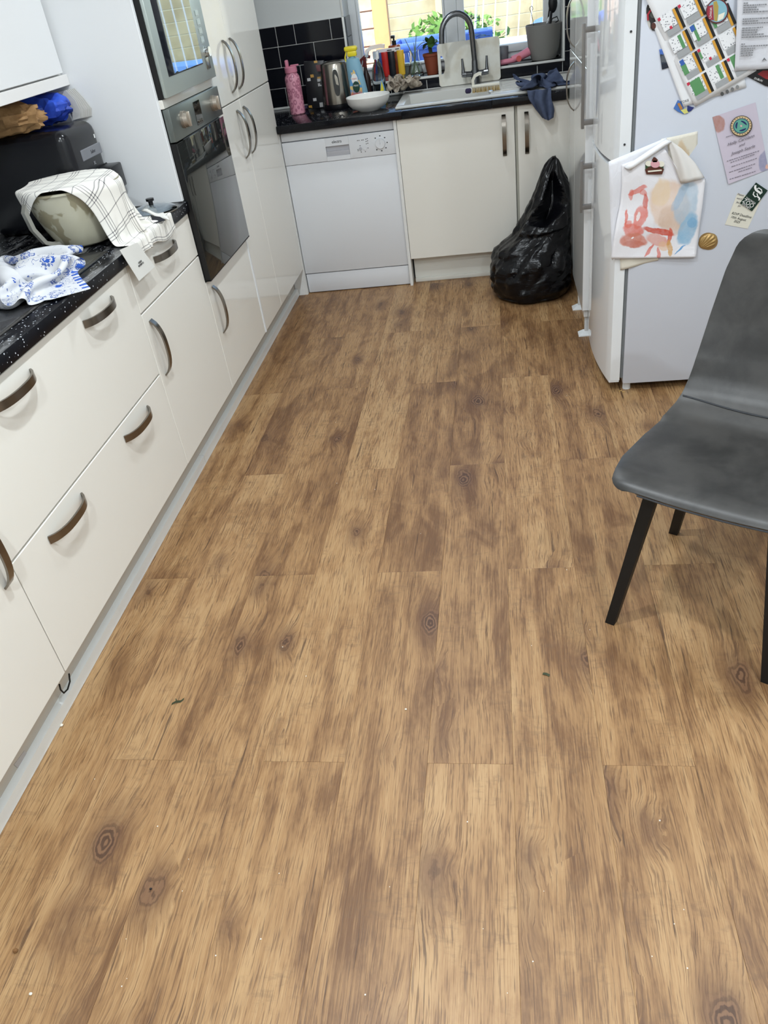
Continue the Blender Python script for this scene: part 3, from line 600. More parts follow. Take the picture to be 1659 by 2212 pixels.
obj('pump', MB().tube([q + Vector((0, 0, .165)), q + Vector((0, 0, .186))], .012, 16).tube([q + Vector((0, 0, .186)), q + Vector((0, 0, .21))], .005, 10).box((q.x - .014, q.y - .024, q.z + .198), (q.x + .008, q.y + .01, q.z + .212), .003), BLK, pb_)
q = sl(898, .665); vs_ = thing('flask_vase', 'clear conical glass vase holding bare rooted stems', 'vase', q)
obj('glass_body', at(q, [(.001, 0), (.042, 0), (.045, .006), (.04, .03), (.026, .08), (.0235, .12), (.027, .128), (.025, .128), (.0218, .12), (.024, .08), (.038, .03), (.041, .01), (.0, .005)]), GLASS, vs_)
STEM = PM('pale_green_stem', (120, 140, 96), .6)
for i, pp in enumerate(([(-.02, 0, .012), (-.002, -.004, .08), (.02, .0, .2)], [(.022, 0, .012), (0, .004, .08), (-.028, .004, .15), (-.045, .0, .19)], [(-.012, .01, .012), (.004, .004, .1), (.002, .004, .165)])): obj('stem', MB().tube([q + Vector(a) for a in pp], [.0035, .003, .002, .002][:len(pp)], 7), STEM, vs_)
q = sl(880, .735); obj('glass_jar', at(q, [(.001, 0), (.02, 0), (.021, .004), (.021, .09), (.017, .1), (.017, .115), (.015, .115), (.015, .1), (.019, .088), (.019, .006), (0, .005)]), GLASS, None, 'small clear glass jar between the paint tubes and the vase', 'jar')
LEAF = PM('dark_green_leaf', (50, 84, 40), .4, var=((76, 112, 50), 30.)); TERR = PM('terracotta', (136, 66, 42), .6, bump=(80., .1)); SOIL = PM('potting_soil', (34, 26, 20), .95)
def leaf_mb(root, tip, w, droop=.0, side=None):
    root, tip = Vector(root), Vector(tip); d = tip - root; s = d.cross(Vector((0, 0, 1))).normalized() if side is None else Vector(side).normalized(); b = MB()
    def f(a, c):
        ww = w * math.sin(PI * min(a * .93 + .07, 1)) ** .8; o = (c - .5) * 2; return root + d * a + Vector((0, 0, -droop * a * a + .12 * w * o * o)) + s * ww * o + Vector((0, -.1 * w * math.cos(o * 1.5), 0))
    return b.grid(f, 6, 4)
q = sl(934, .68); pp1 = thing('potted_plant', 'leafy green plant in a terracotta pot left of the chopping board', 'plant', q)
obj('pot', at(q, [(.001, 0), (.03, 0), (.045, .09), (.048, .092), (.049, .104), (.046, .104), (.044, .092), (0, .09)]), TERR, pp1)
obj('soil', at(q, [(.0435, .0905), (.0, .093)]), SOIL, pp1)
rs = random.Random(3)
obj('stem', MB().tube([q + Vector((0, 0, .09)), q + Vector((-.004, 0, .13)), q + Vector((-.002, 0, .16))], [.009, .011, .006], 8), PM('brown_green_stem', (70, 74, 44), .6), pp1)
for k in range(15):
    a = 2 * PI * k / 15 + rs.uniform(-.3, .3); r = rs.uniform(.045, .08); z = rs.uniform(.13, .2)
    obj('leaf', leaf_mb(q + Vector((.008 * math.cos(a), .008 * math.sin(a), .13 + rs.uniform(0, .03))), q + Vector((r * math.cos(a), r * .7 * math.sin(a), z)), rs.uniform(.016, .026), rs.uniform(.0, .04)), LEAF, pp1)
q = sl(1030, .735); pp2 = thing('potted_plant', 'taller leafy plant behind the tap, pot hidden by the chopping board', 'plant', q)
obj('pot', at(q, [(.001, 0), (.03, 0), (.04, .075), (.037, .075), (0, .07)]), TERR, pp2)
obj('stem', MB().tube([q + Vector((0, 0, .07)), q + Vector((-.02, -.005, .16)), q + Vector((-.012, 0, .26))], [.005, .004, .002], 7), STEM, pp2)
for k, (lx, lz, w) in enumerate(((-.015, .262, .022), (.012, .252, .02), (.03, .235, .016), (-.03, .225, .016), (-.035, .2, .018), (-.028, .175, .02), (.02, .17, .02), (.048, .165, .022), (.07, .158, .018), (.03, .148, .02), (-.02, .15, .018))):
    obj('leaf', leaf_mb(q + Vector((lx * .35 - .01, 0, lz - .018)), q + Vector((lx + .012, -.02 if k % 2 else .015, lz)), w, .015), LEAF, pp2)
q = sl(1087, .7); obj('storage_cup', at(q, [(.001, 0), (.028, 0), (.033, .088), (.031, .088), (.026, .004), (0, .004)]), PM('grey_cup', (120, 122, 126), .5), None, 'small grey cup half hidden by the right edge of the chopping board', 'cup')
PKT = PM('pink_toy_plastic', (226, 140, 160), .3); q = sl(1114, .655)
tt = thing('toy_hairdryer', 'pink toy hairdryer shaped plastic piece lying on the sill', 'toy', q)
obj('barrel', MB().tube([q + Vector((-.02, 0, .022)), q + Vector((.02, .005, .03)), q + Vector((.075, .02, .05))], [.018, .02, .022], 18), PKT, tt)
obj('nozzle', MB().tube([q + Vector((.016, -.022, .024)), q + Vector((.018, -.03, .026))], [.013, .015], 18, cap=True), PM('coral_plastic', (206, 96, 92), .35), tt)
obj('grip', MB().tube([q + Vector((-.015, -.003, .019)), q + Vector((-.05, -.006, .017)), q + Vector((-.082, -.008, .015))], [.013, .014, .0135], 16), PKT, tt)
q = sl(1175, .69); up = thing('utensil_pot', 'grey plant pot holding black utensils and a wire skewer on the sill', 'pot', q)
obj('pot', at(q, [(.001, 0), (.06, 0), (.066, .004), (.084, .06), (.097, .17), (.0945, .172), (.092, .168), (.08, .062), (.062, .01), (0, .008)], 40), PM('matt_grey_pot', (128, 126, 122), .55), up)
obj('spatula', MB().tube([q + Vector((.02, .0, .02)), q + Vector((.038, .0, .19)), q + Vector((.044, .0, .23))], .007, 10).sphere(q + Vector((.05, 0, .258)), (.024, .012, .045), 16), BLK, up)
obj('tongs', MB().band([q + Vector((.0, .02, .02)), q + Vector((.025, .01, .19)), q + Vector((.032, .0, .235)), q + Vector((.036, 0, .265))], (0, 1, 0), .012, .008), BLK, up)
obj('whisk', MB().band([q + Vector((.03, -.02, .15)), q + Vector((.045, -.02, .19)), q + Vector((.07, -.02, .196)), q + Vector((.078, -.02, .178)), q + Vector((.055, -.02, .165)), q + Vector((.03, -.02, .162))], (0, 1, 0), .008, .006), BLK, up)
obj('steel_server', MB().band([q + Vector((.005, -.03, .1)), q + Vector((.016, -.03, .172)), q + Vector((.026, -.028, .2))], (1, 0, .2), [.004, .01, .007], .002), CHROME, up)
sk_ = [q + Vector((-.045, 0, .12)), q + Vector((-.058, 0, .2)), q + Vector((-.067, 0, .235))] + [q + Vector((-.064 + .0085 * math.cos(a), 0, .247 + .012 * math.sin(a))) for a in [math.radians(200 - 25 * k) for k in range(11)]]
obj('skewer', MB().tube(sk_, .0016, 6), HSTEEL, up)
# ------------------------------------------------------------------ cloth
def pbd(P, du, dv, steps, iters, coll, pin=None, damp=.02, bend=.25, g=9.8, dt=1 / 60., fric=.5):
    nu, nv = P.shape[:2]; X = P.copy(); V = np.zeros_like(X); inv = np.ones((nu, nv)); 
    if pin is not None: inv[pin] = 0
    sets = []
    def addset(sl_a, sl_b, rest, k): sets.append((sl_a, sl_b, rest, k))
    for ax, rest in ((0, du), (1, dv)):
        for off, k in ((1, 1.), (2, bend)):
            n = (nu, nv)[ax]
            for ph in range(2 * off if off > 1 else 2):
                idx = np.array([i for i in range(0, n - off) if (i % 2 == ph if off == 1 else i % 4 == ph)])
                if len(idx) == 0: continue
                a = (idx, slice(None)) if ax == 0 else (slice(None), idx); b = (idx + off, slice(None)) if ax == 0 else (slice(None), idx + off)
                addset(a, b, rest * off, k)
    dg = math.hypot(du, dv)
    for s in (1, -1):
        for ph in (0, 1):
            idx = np.arange(ph, nu - 1, 2)
            if s == 1: addset((idx[:, None], np.arange(nv - 1)[None]), (idx[:, None] + 1, np.arange(1, nv)[None]), dg, .5)
            else: addset((idx[:, None], np.arange(1, nv)[None]), (idx[:, None] + 1, np.arange(nv - 1)[None]), dg, .5)
    for st in range(steps):
        V[..., 2] -= g * dt; V *= (1 - damp); X0 = X.copy(); X = X + V * dt * inv[..., None]
        for _ in range(iters):
            for a, b, rest, k in sets:
                A, B = X[a], X[b]; d = B - A; L = np.sqrt((d * d).sum(-1)) + 1e-9; wa, wb = inv[a], inv[b]; ws = wa + wb + 1e-9
                c = (k * (L - rest) / L / ws)[..., None] * d
                X[a] = A + c * wa[..., None]; X[b] = X[b] - c * wb[..., None]
            if _ % 3 == 2: X = coll(X)
        Xb = X.copy(); X = coll(X); hit = (np.abs(X - Xb).sum(-1) > 1e-6)
        X[hit, :2] = X0[hit, :2] * fric + X[hit, :2] * (1 - fric); V = (X - X0) / dt; V[hit] *= (1 - fric)
    return X
def cloth_obj(name, X, mats, parent=None, sub=1, thick=.0022, **k):
    nu, nv = X.shape[:2]; b = MB(); b.grid(lambda s, t: X[min(int(round(s * (nu - 1))), nu - 1), min(int(round(t * (nv - 1))), nv - 1)], nu - 1, nv - 1)
    o = obj(name, b, mats, parent, smooth=180, **k)
    if thick: m = o.modifiers.new('thickness', 'SOLIDIFY'); m.thickness = thick; m.offset = 1
    if sub: m = o.modifiers.new('smooth', 'SUBSURF'); m.levels = m.render_levels = sub
    return o
# mixing bowl under the checked towel
bc = Vector((-.172, -1.968, .9)); BR, BH = .146, .165
def brad(z): return .075 + (BR - .075) * np.clip(z / BH, 0, 1) ** .6
mb_ = thing('mixing_bowl', 'large cream mixing bowl with a grip handle under the checked tea towel', 'bowl', (bc.x, bc.y, .9065))
crm = N('floury_glazed_bowl'); oc = crm.n('TexCoord').outputs['Object']; crm.set(Base_Color=crm.mix(crm.sm(crm.noise(oc, 11., 3., .6, .5), .47, .52), lin((158, 150, 124)), lin((198, 194, 172))), Roughness=.16)
pr = [(.001, 0), (.07, 0), (.074, .004)] + [(float(brad(z)), z) for z in np.linspace(.006, BH, 14)] + [(BR + .004, BH), (BR + .004, BH + .006), (BR - .006, BH + .006)] + [(float(brad(z)) - .007, z) for z in np.linspace(BH, .012, 10)] + [(0, .012)]
obj('bowl_body', at(bc + Vector((0, 0, .0065)), pr, 48), crm.m, mb_)
ha = math.radians(236); hd = Vector((math.cos(ha), math.sin(ha), 0)); hz = lambda r, z: bc + hd * r + Vector((0, 0, z + .0065))
obj('handle', MB().band([hz(.132, .15), hz(.158, .148), hz(.168, .13), hz(.162, .08), hz(.14, .035), hz(.112, .022), hz(.09, .02)], (-hd.y, hd.x, 0), .022, .012), PM('grey_grip', (150, 148, 140), .15), mb_)
def coll_towel(X):
    X = X.copy(); x, y, z = X[..., 0], X[..., 1], X[..., 2]
    rel = np.stack([x - bc.x, y - bc.y], -1); r = np.sqrt((rel ** 2).sum(-1)) + 1e-9; zz = z - .9065; R = brad(zz) + .012; top = BH + .017
    ins = (r < R + .002) & (zz < top) & (zz > -.02); up = top - zz; out = R + .002 - r
    t1 = ins & (up < out); t2 = ins & ~t1
    z[t1] = .9065 + top; sc = np.where(t2, (R + .002) / r, 1.); X[..., 0] = bc.x + rel[..., 0] * sc; X[..., 1] = bc.y + rel[..., 1] * sc
    x, z = X[..., 0], X[..., 2]
    ctop = (x < .012) & (z < .904); side = ctop & (z < .904 - (.016 - x)) & (z < .885)
    X[..., 2] = np.where(ctop & ~side, .904, z); X[..., 0] = np.where(side, .0165, X[..., 0])
    X[..., 1] = np.minimum(X[..., 1], -1.541)
    return X
nu, nv = 66, 56; LU, LV = .455, .43
uu, vv_ = np.meshgrid(np.linspace(-.155, .30, nu), np.linspace(-.155, .275, nv), indexing='ij')
ang = math.radians(10); P0 = np.stack([bc.x + .012 + uu * math.cos(ang) - vv_ * math.sin(ang), bc.y + .0 + uu * math.sin(ang) + vv_ * math.cos(ang), np.full_like(uu, .9065 + BH + .03) + .006 * np.sin(uu * 40 + vv_ * 17)], -1)
XT = pbd(P0, LU / (nu - 1), LV / (nv - 1), 75, 14, coll_towel, bend=.12, fric=.97)
twm = N('checked_tea_towel'); uv = twm.n('TexCoord').outputs['UV']; su = twm.n('SeparateXYZ', None, Vector=uv)
def lines(ax, L, period, offs, w):
    t = twm.math('MULTIPLY', su.outputs[ax], L); t = twm.math('FRACT', twm.math('DIVIDE', t, period)); acc = None
    for o_ in offs:
        d = twm.math('ABSOLUTE', twm.math('SUBTRACT', t, o_)); l = twm.math('LESS_THAN', d, w / period / 2); acc = l if acc is None else twm.math('MAXIMUM', acc, l)
    return acc
ln = twm.math('ADD', twm.math('MULTIPLY', lines(0, LU, .105, (.2, .28, .36, .8), .0026), .6), twm.math('MULTIPLY', lines(1, LV, .105, (.2, .28, .36, .8), .0026), .6), clamp=True)
twm.set(Base_Color=twm.mix(ln, lin((232, 229, 222)), lin((72, 70, 78))), Roughness=.9); twm.b.inputs['Specular IOR Level'].default_value = .1
twm.bump(twm.noise(twm.scl(uv, (420., 300., 1.)), 1., 2.), .25, .0006)
tw_ = thing('tea_towel', 'white tea towel with grey checks draped over the mixing bowl', 'towel', (bc.x, bc.y, 1.07))
cloth_obj('cloth', XT, twm.m, tw_)
fc = XT[-1, 6]; 
CARD = PM('care_label_fabric', (214, 212, 206), .6)
lb = [pt(258, 540, 'x', .017), pt(296, 524, 'x', .017), pt(334, 576, 'x', .03), pt(300, 607, 'x', .034)]
obj('care_label', MB().prism(lb, (.0008, 0, 0)), CARD, tw_, label='white printed care label')
xd_ = (lb[2] - lb[3]); text('label_lettering', 'CITIZEN\nKITCHEN CO', .0075, (lb[0] + lb[1] + lb[2] * 1.6 + lb[3] * 1.6) / 5.2 + Vector((.0022, 0, 0)), xd_, (lb[1] - lb[2]), INK, tw_)
# second white cloth corner with black label, glass lid
q = pt(338, 470, 'z', .905)
k2 = thing('folded_cloth', 'white cloth corner with a black woven label beside the checked towel', 'cloth', (q.x, q.y, .901))
def fold(u, v):
    a, b = pt(305, 455, 'z', .92), pt(366, 474, 'z', .905); c, d = pt(318, 440, 'z', .92), pt(350, 455, 'z', .908)
    return a.lerp(b, u).lerp(c.lerp(d, u), v) + Vector((0, 0, .006 * math.sin(u * 7) * (1 - u)))
cfo = MB().grid(fold, 10, 6); LINEN = PM('white_linen', (228, 226, 220), .9)
o = obj('cloth', cfo, LINEN, k2, smooth=180); m = o.modifiers.new('t', 'SOLIDIFY'); m.thickness = .004
lq = [pt(326, 467, 'z', .9065), pt(331, 484, 'z', .905), pt(358, 476, 'z', .9055), pt(346, 469, 'z', .912)]
obj('woven_label', MB().prism(lq, (0, 0, .0012)), PM('black_label', (22, 24, 32), .7), k2)
text('label_lettering', 'TEA TOWEL', .006, (lq[1] + lq[2]) / 2 + Vector((0, .008, .0035)), lq[2] - lq[1], lq[0] - lq[1], WH, k2) if False else None
q = pt(345, 444, 'z', .905); q = Vector((q.x, q.y, .9005))
gl = thing('pan_cover', 'clear round pan lid lying on the worktop against the oven tower', 'lid', q)
q.y = min(q.y, -1.645)
obj('dome', at(q, [(.085, 0), (.088, .003), (.08, .01), (.05, .02), (.02, .024), (0, .0245), (0, .022), (.02, .0215), (.05, .0175), (.08, .0075)], 36), GLASSB, gl)
obj('rim', MB().tube([q + Vector((.088 * math.cos(a), .088 * math.sin(a), .003)) for a in [2 * PI * k / 32 for k in range(33)]], .0024, 8), STEEL, gl)
obj('knob', at(q, [(.008, .0245), (.008, .036), (.014, .038), (.014, .046), (0, .047)], 18), BLK, gl)
# blue printed cloth, crumpled
def coll_top(zf, extra=None):
    def f(X):
        X = X.copy(); X[..., 2] = np.maximum(X[..., 2], zf(X)); return extra(X) if extra else X
    return f
def crumple(c, L, n, shrink, amp, seed, zf, steps=60, ang=0., freq=9., bend=.5, aspect=1., extra=None, iters=12):
    rs = np.random.RandomState(seed); m = int(n * aspect); d = L / (n - 1)
    uu, vv = np.meshgrid(np.linspace(-.5, .5, n), np.linspace(-.5, .5, m) * aspect, indexing='ij')
    h = np.zeros_like(uu)
    for k in range(9):
        a = rs.uniform(0, PI); fr = rs.uniform(.5, 1.3) * freq; h += np.sin(fr * (uu * math.cos(a) + vv * math.sin(a)) * 2 + rs.uniform(0, 7)) / 3
    x = uu * L * shrink; y = vv * L * shrink
    x = x + .02 * L * np.sin(vv * 14 + seed); y = y + .02 * L * np.sin(uu * 15 + 2 * seed)
    P = np.stack([c[0] + x * math.cos(ang) - y * math.sin(ang), c[1] + x * math.sin(ang) + y * math.cos(ang), c[2] + amp * (h + 1.4)], -1)
    return pbd(P, d, d, steps, iters, coll_top(zf, extra), bend=bend, fric=.9, damp=.05, g=3.)
XB = crumple((-.26, -2.385, .912), .66, 56, .62, .05, 4, lambda X: np.full(X.shape[:2], .9105), steps=15, ang=.5, freq=7., bend=.6)
rr_ = np.sqrt((XB[..., 0] - bc.x) ** 2 + (XB[..., 1] - bc.y) ** 2) + 1e-9; k_ = np.maximum(1, .172 / rr_); XB[..., 0] = bc.x + (XB[..., 0] - bc.x) * k_; XB[..., 1] = bc.y + (XB[..., 1] - bc.y) * k_
bpm = N('blue_printed_cotton'); uv = bpm.n('TexCoord').outputs['UV']
v = bpm.n('TexVoronoi', None, Vector=uv, Scale=13., Randomness=.9); ndd = bpm.math('ADD', v.outputs['Distance'], bpm.math('MULTIPLY', bpm.math('SUBTRACT', bpm.noise(uv, 46., 3., .6), .5), 1.1))
sp_ = bpm.n('SeparateColor', None, Color=v.outputs['Color'])
fillm = bpm.math('MULTIPLY', bpm.math('LESS_THAN', ndd, .22), bpm.sm(sp_.outputs[0], .45, .5)); outl = bpm.math('MULTIPLY', bpm.math('LESS_THAN', bpm.math('ABSOLUTE', bpm.math('SUBTRACT', ndd, .36)), .05), bpm.sm(sp_.outputs[1], .3, .35))
lnn = bpm.math('MULTIPLY', bpm.math('LESS_THAN', bpm.math('ABSOLUTE', bpm.math('SUBTRACT', bpm.noise(uv, 30., 2., .5, 1.), .5)), .012), bpm.sm(bpm.noise(uv, 9., 1.), .5, .53))
sx_ = bpm.n('SeparateXYZ', None, Vector=uv); edge = bpm.math('GREATER_THAN', bpm.math('ABSOLUTE', bpm.math('SUBTRACT', sx_.outputs[0], .5)), .47)
stripe = bpm.math('MULTIPLY', edge, bpm.math('GREATER_THAN', bpm.math('FRACT', bpm.math('MULTIPLY', sx_.outputs[1], 22.)), .55))
c = bpm.mix(bpm.math('MAXIMUM', outl, lnn), lin((206, 207, 210)), lin((84, 104, 160))); c = bpm.mix(bpm.math('MAXIMUM', fillm, stripe), c, lin((56, 92, 178)))
bpm.set(Base_Color=c, Roughness=.9); bpm.b.inputs['Specular IOR Level'].default_value = .1
cloth_obj('printed_cloth', XB, bpm.m, None, label='white cotton cloth printed with blue drawings, crumpled on the hob', cat='cloth')
# blue grey towel hanging over the worktop edge
q = pt(1172, 200, 'z', .92)
def zb(X): return np.where(X[..., 1] > -.03, .917, -1.)
def wallfront(X):
    low = (X[..., 2] < .914) & (X[..., 1] > -.034) & (X[..., 1] < .02); X[..., 1] = np.where(low & (X[..., 2] < .9), -.034, X[..., 1]); return X
XG = crumple((1.34, .11, .922), .44, 46, .46, .045, 11, lambda X: np.full(X.shape[:2], .917), steps=11, ang=.35, freq=6., bend=.6, aspect=.75)
XG[..., 2] = .917 + (XG[..., 2] - .917) * min(1, .066 / (XG[..., 2].max() - .917))
# let one corner hang in front of the door
gm = N('blue_grey_terry'); oc = gm.n('TexCoord').outputs['Object']; gm.set(Base_Color=gm.mix(gm.noise(oc, 60., 3.), lin((62, 70, 92)), lin((84, 94, 118))), Roughness=.95); gm.b.inputs['Specular IOR Level'].default_value = .1; gm.bump(gm.noise(oc, 420., 2.), .3, .0008)
gt = thing('hand_towel', 'crumpled blue-grey towel hanging over the worktop edge by the corner door', 'towel', (q.x, .0, .9))
cloth_obj('cloth', XG, gm.m, gt)
hb_ = [pt(u, v, 'y', -.052) for u, v in ((1150, 205), (1150, 225), (1162, 243), (1176, 258), (1190, 258), (1196, 244), (1190, 224), (1180, 204))]
def hang(u, v):
    L_ = [pt(*p_, 'y', -.045) for p_ in ((1140, 196), (1143, 214), (1156, 236), (1172, 256))]; R_ = [pt(*p_, 'y', -.045) for p_ in ((1192, 190), (1190, 214), (1196, 238), (1194, 257))]
    def pl_(P, t): t = t * (len(P) - 1); i = min(int(t), len(P) - 2); return P[i].lerp(P[i + 1], t - i)
    return pl_(L_, v).lerp(pl_(R_, v), u) + Vector((0, -.03 * math.sin(PI * u) - .014 * math.sin(u * 13 + v * 4) + .02 * (1 - v) ** 3, .006 * math.sin(u * 9) * v))
o = obj('hanging_corner', MB().grid(hang, 22, 16), gm.m, gt, smooth=180); m = o.modifiers.new('t', 'SOLIDIFY'); m.thickness = .006; m = o.modifiers.new('s', 'SUBSURF'); m.levels = m.render_levels = 1
# beige dish cloth heap
q = pt(866, 196, 'z', .93)
XD = crumple((.625, .47, .92), .36, 40, .42, .06, 21, lambda X: np.full(X.shape[:2], .9165), steps=9, ang=.2, freq=10., bend=.6, aspect=.7)
bm_ = N('beige_dish_cloth'); oc = bm_.n('TexCoord').outputs['Object']; bm_.set(Base_Color=bm_.mix(bm_.sm(bm_.noise(oc, 30., 4., .7), .42, .62), lin((186, 174, 158)), lin((132, 118, 104))), Roughness=.95)
cloth_obj('dish_cloth', XD, bm_.m, None, label='wrung beige dish cloth lying at the left end of the sink', cat='cloth')

# ------------------------------------------------------------------ air fryer corner
ax0, ax1, ay0, ay1, az0, az1 = -.585, -.225, -1.808, -1.562, .9005, 1.205
af = thing('air_fryer', 'large black air fryer under the wall cabinet with a grey control strip', 'air fryer', (-.39, -1.74, .9005))
obj('housing', MB().box((ax0, ay0, az0), (ax1, ay1, az1), .035, 4), PM('satin_black_housing', (16, 17, 22), .22), af)
obj('control_strip', MB().box((ax1 - .002, -1.73, 1.098), (ax1 + .002, -1.576, 1.132), .002, 1), PM('grey_strip', (120, 122, 128), .35), af)
text('logo_lettering', 'Salter', .016, (ax1 + .0025, -1.645, 1.115), (0, 1, 0), (0, 0, 1), PM('dim_print', (70, 70, 76), .4), af)
obj('indicator', MB().box((ax1 - .001, -1.602, 1.148), (ax1 + .001, -1.595, 1.16)), WH, af)
obj('drawer_seam', MB().box((ax1 - .003, ay0 + .03, 1.0605), (ax1 + .0008, ay1 - .004, 1.0635)), BLKM, af)
obj('drawer_grip', MB().box((ax1 - .004, -1.66, .985), (ax1 + .055, -1.57, 1.062), .006), BLK, af)
text('logo_lettering', 'XL', .014, (ax1 + .0012, -1.655, 1.08), (0, 1, 0), (0, 0, 1), PM('dim_print_pale', (150, 150, 154), .4), af)
def lump(c, r, seed, amp, n=26, scale=9., ridg=True, flat=.0):
    b = MB().sphere(c, r, n); out = []
    c = Vector(c)
    for v in b.v:
        d = Vector(v) - c; q = Vector((d.x / r[0], d.y / r[1], d.z / r[2])); h = noise.ridged_multi_fractal(q * scale * .12 + Vector((seed, seed * 2, 0)), .9, 2.1, 4, 1., 2.) if ridg else noise.noise(q * scale * .2 + Vector((seed, 0, 0)))
        p = c + d * (1 + amp * (h - 1.)); p.z = max(p.z, c.z - r[2] + flat); out.append(tuple(p))
    b.v = out; return b
q = pt(24, 262, 'y', -1.74)
pbm = PM('brown_kraft_paper', (138, 104, 66), .75, bump=(60., .3), var=((162, 126, 84), 25.))
obj('paper_bag', lump((-.43, -1.77, 1.206 + .046), (.14, .075, .046), 3, .28, 40, 13.), pbm, None, 'scrunched brown paper bag on top of the air fryer', 'bag', smooth=22)
obj('carrier_bag', lump((-.385, -1.63, 1.206 + .05), (.115, .05, .05), 9, .25, 40, 12.), PM('blue_bag_plastic', (58, 96, 215), .3, var=((38, 62, 160), 14.)), None, 'scrunched bright blue bag on top of the air fryer', 'bag', smooth=22)
sb2 = MB()
for k in range(6):
    y = -1.566 + k * .005
    sb2.band([(-.285 + .006 * k, y, 1.207), (-.277 + .006 * k, y, 1.23), (-.283 + .004 * k, y, 1.262), (-.305 + .004 * k, y, 1.295)], (1, 0, .1), .03, .0022)
obj('paper_bag_stack', sb2, PM('white_paper_edges', (204, 202, 198), .7), None, 'thin stack of folded white paper bags beside the blue bag', 'bags', kind='stuff')

# ------------------------------------------------------------------ bin bag
bgm = N('black_bin_liner'); oc = bgm.n('TexCoord').outputs['Object']; bgm.set(Base_Color=lin((5, 5, 9)), Roughness=.27); bgm.b.inputs['Specular IOR Level'].default_value = .3
bgm.bump(bgm.noise(bgm.scl(oc, (5., 5., 11.)), 3., 3., .5, 1.8), .3, .01)
prof = [(0., .15, 1.272, -.27), (.012, .19, 1.272, -.27), (.05, .209, 1.272, -.27), (.11, .211, 1.272, -.268), (.17, .209, 1.275, -.262), (.215, .202, 1.278, -.25), (.245, .188, 1.285, -.24), (.27, .165, 1.305, -.225), (.30, .15, 1.335, -.21), (.36, .135, 1.362, -.19), (.43, .12, 1.384, -.17), (.5, .088, 1.388, -.14), (.55, .062, 1.388, -.12), (.59, .04, 1.394, -.108), (.612, .024, 1.4, -.1), (.622, .010, 1.402, -.098)]
pz = np.array([p[0] for p in prof]); NA, NZ = 120, 110
b = MB(); vs = []
va = math.atan2(CC[1] + .2, CC[0] - 1.38)
for i in range(NZ + 1):
    z = pz[-1] * (i / NZ); r, cx, cy = (float(np.interp(z, pz, [p[k] for p in prof])) for k in (1, 2, 3))
    for j in range(NA):
        a = 2 * PI * j / NA; dx, dy = math.cos(a), math.sin(a)
        def cre(f, o_): D_ = noise.voronoi(Vector((dx * f * .55 * (1 + r * 2), dy * f * .55 * (1 + r * 2), z * f * 4.2 - 1.6 * dx + 1.1 * dy)) + Vector((o_, 1.7, .3)), distance_metric='DISTANCE')[0]; return min(D_[1] - D_[0], .7) - .3
        n1 = 1.15 * cre(1.9, 3.1) + .7 * cre(4.2, 8.2)
        n2 = noise.noise(Vector((dx * 2.2, dy * 2.2, z * 7)))
        amp = .075 + .07 * min(z / .25, 1); rr = r * (1 + amp * n1 * (1. if z > .02 else .3) + .07 * n2)
        da = (a - va + PI) % (2 * PI) - PI
        zo = .345 + .10 * max(0, da); op = math.exp(-((da - .1) / .75) ** 4) * max(0, min((z - zo) / .012, 1)) * max(0, min((.575 - z) / .05, 1)) * max(0, min(1, (1.05 - (z - .33) * 3.4 - abs(da - .1)) / .12)); rr *= 1 - .85 * op
        belt = math.exp(-((z - .225 - .02 * math.sin(a * 3)) / .016) ** 2); rr *= 1 - .07 * belt
        fold_ = math.exp(-((z - .33 - .02 * math.cos(a)) / .012) ** 2) * math.exp(-((da - .1) / .8) ** 2); rr += .022 * fold_
        vs.append((min(cx + dx * rr, 1.47), min(cy + dy * rr * .98, -.008), max(z + .01 * n2 * min(z / .05, 1), 0.0005 if i else .0005)))
fs = [(i * NA + j, i * NA + (j + 1) % NA, (i + 1) * NA + (j + 1) % NA, (i + 1) * NA + j) for i in range(NZ) for j in range(NA)] + [tuple(range(NA))[::-1], tuple(NZ * NA + j for j in range(NA))]
obj('bin_bag', b.add(vs, fs), bgm.m, None, 'full black bin bag slumped on the floor against the corner unit', 'bin bag', smooth=28)

# ------------------------------------------------------------------ tall unit on the right
rt = thing('tall_cabinet', 'tall gloss white cupboard on legs beyond the fridge with bow handles', 'cabinet', (1.8, -.45, 0))
GW = gloss_white('gloss_white_door', (228, 228, 226), .06)
FX = 1.478
obj('carcass', MB().box((FX + .021, -.905, .135), (2.08, -.045, 2.2)), CARC, rt)
obj('gable', MB().box((FX - .008, -.921, .132), (2.09, -.906, 2.2), .001, 1), PM('gable_white', (232, 233, 234), .25), rt)
for y0, y1, hy in ((-.904, -.352, -.40), (-.348, -.045, -.31)):
    for z0, z1, hz in ((.095, 1.078, .952), (1.082, 2.2, 1.205)):
        d = obj('door', MB().box((FX, y0, z0), (FX + .019, y1, z1), .0015, 1), GW, rt)
        if y0 > -.4: bow('handle', (FX, hy, hz), (0, 0, 1), (-1, 0, 0), .195, d, (0, 1, 0), proj=.034)
for ly in (-.872, -.545):
    l = obj('leg', MB().box((FX + .007, ly - .012, .006), (FX + .024, ly + .012, .14), .002), UPVC, rt)
    obj('foot', MB().add([(FX - .02, ly - .028, 0), (FX + .03, ly - .028, 0), (FX + .03, ly + .028, 0), (FX - .02, ly + .028, 0), (FX - .02, ly - .028, .004), (FX + .03, ly - .028, .004), (FX + .03, ly + .028, .004), (FX - .02, ly + .028, .004), (FX + .004, ly - .012, .02), (FX + .026, ly - .012, .02), (FX + .026, ly + .012, .02), (FX + .004, ly + .012, .02)],
        [(3, 2, 1, 0)] + [(k * 4 + j, k * 4 + (j + 1) % 4, k * 4 + 4 + (j + 1) % 4, k * 4 + 4 + j) for k in range(2) for j in range(4)] + [(8, 9, 10, 11)]), UPVC, l)

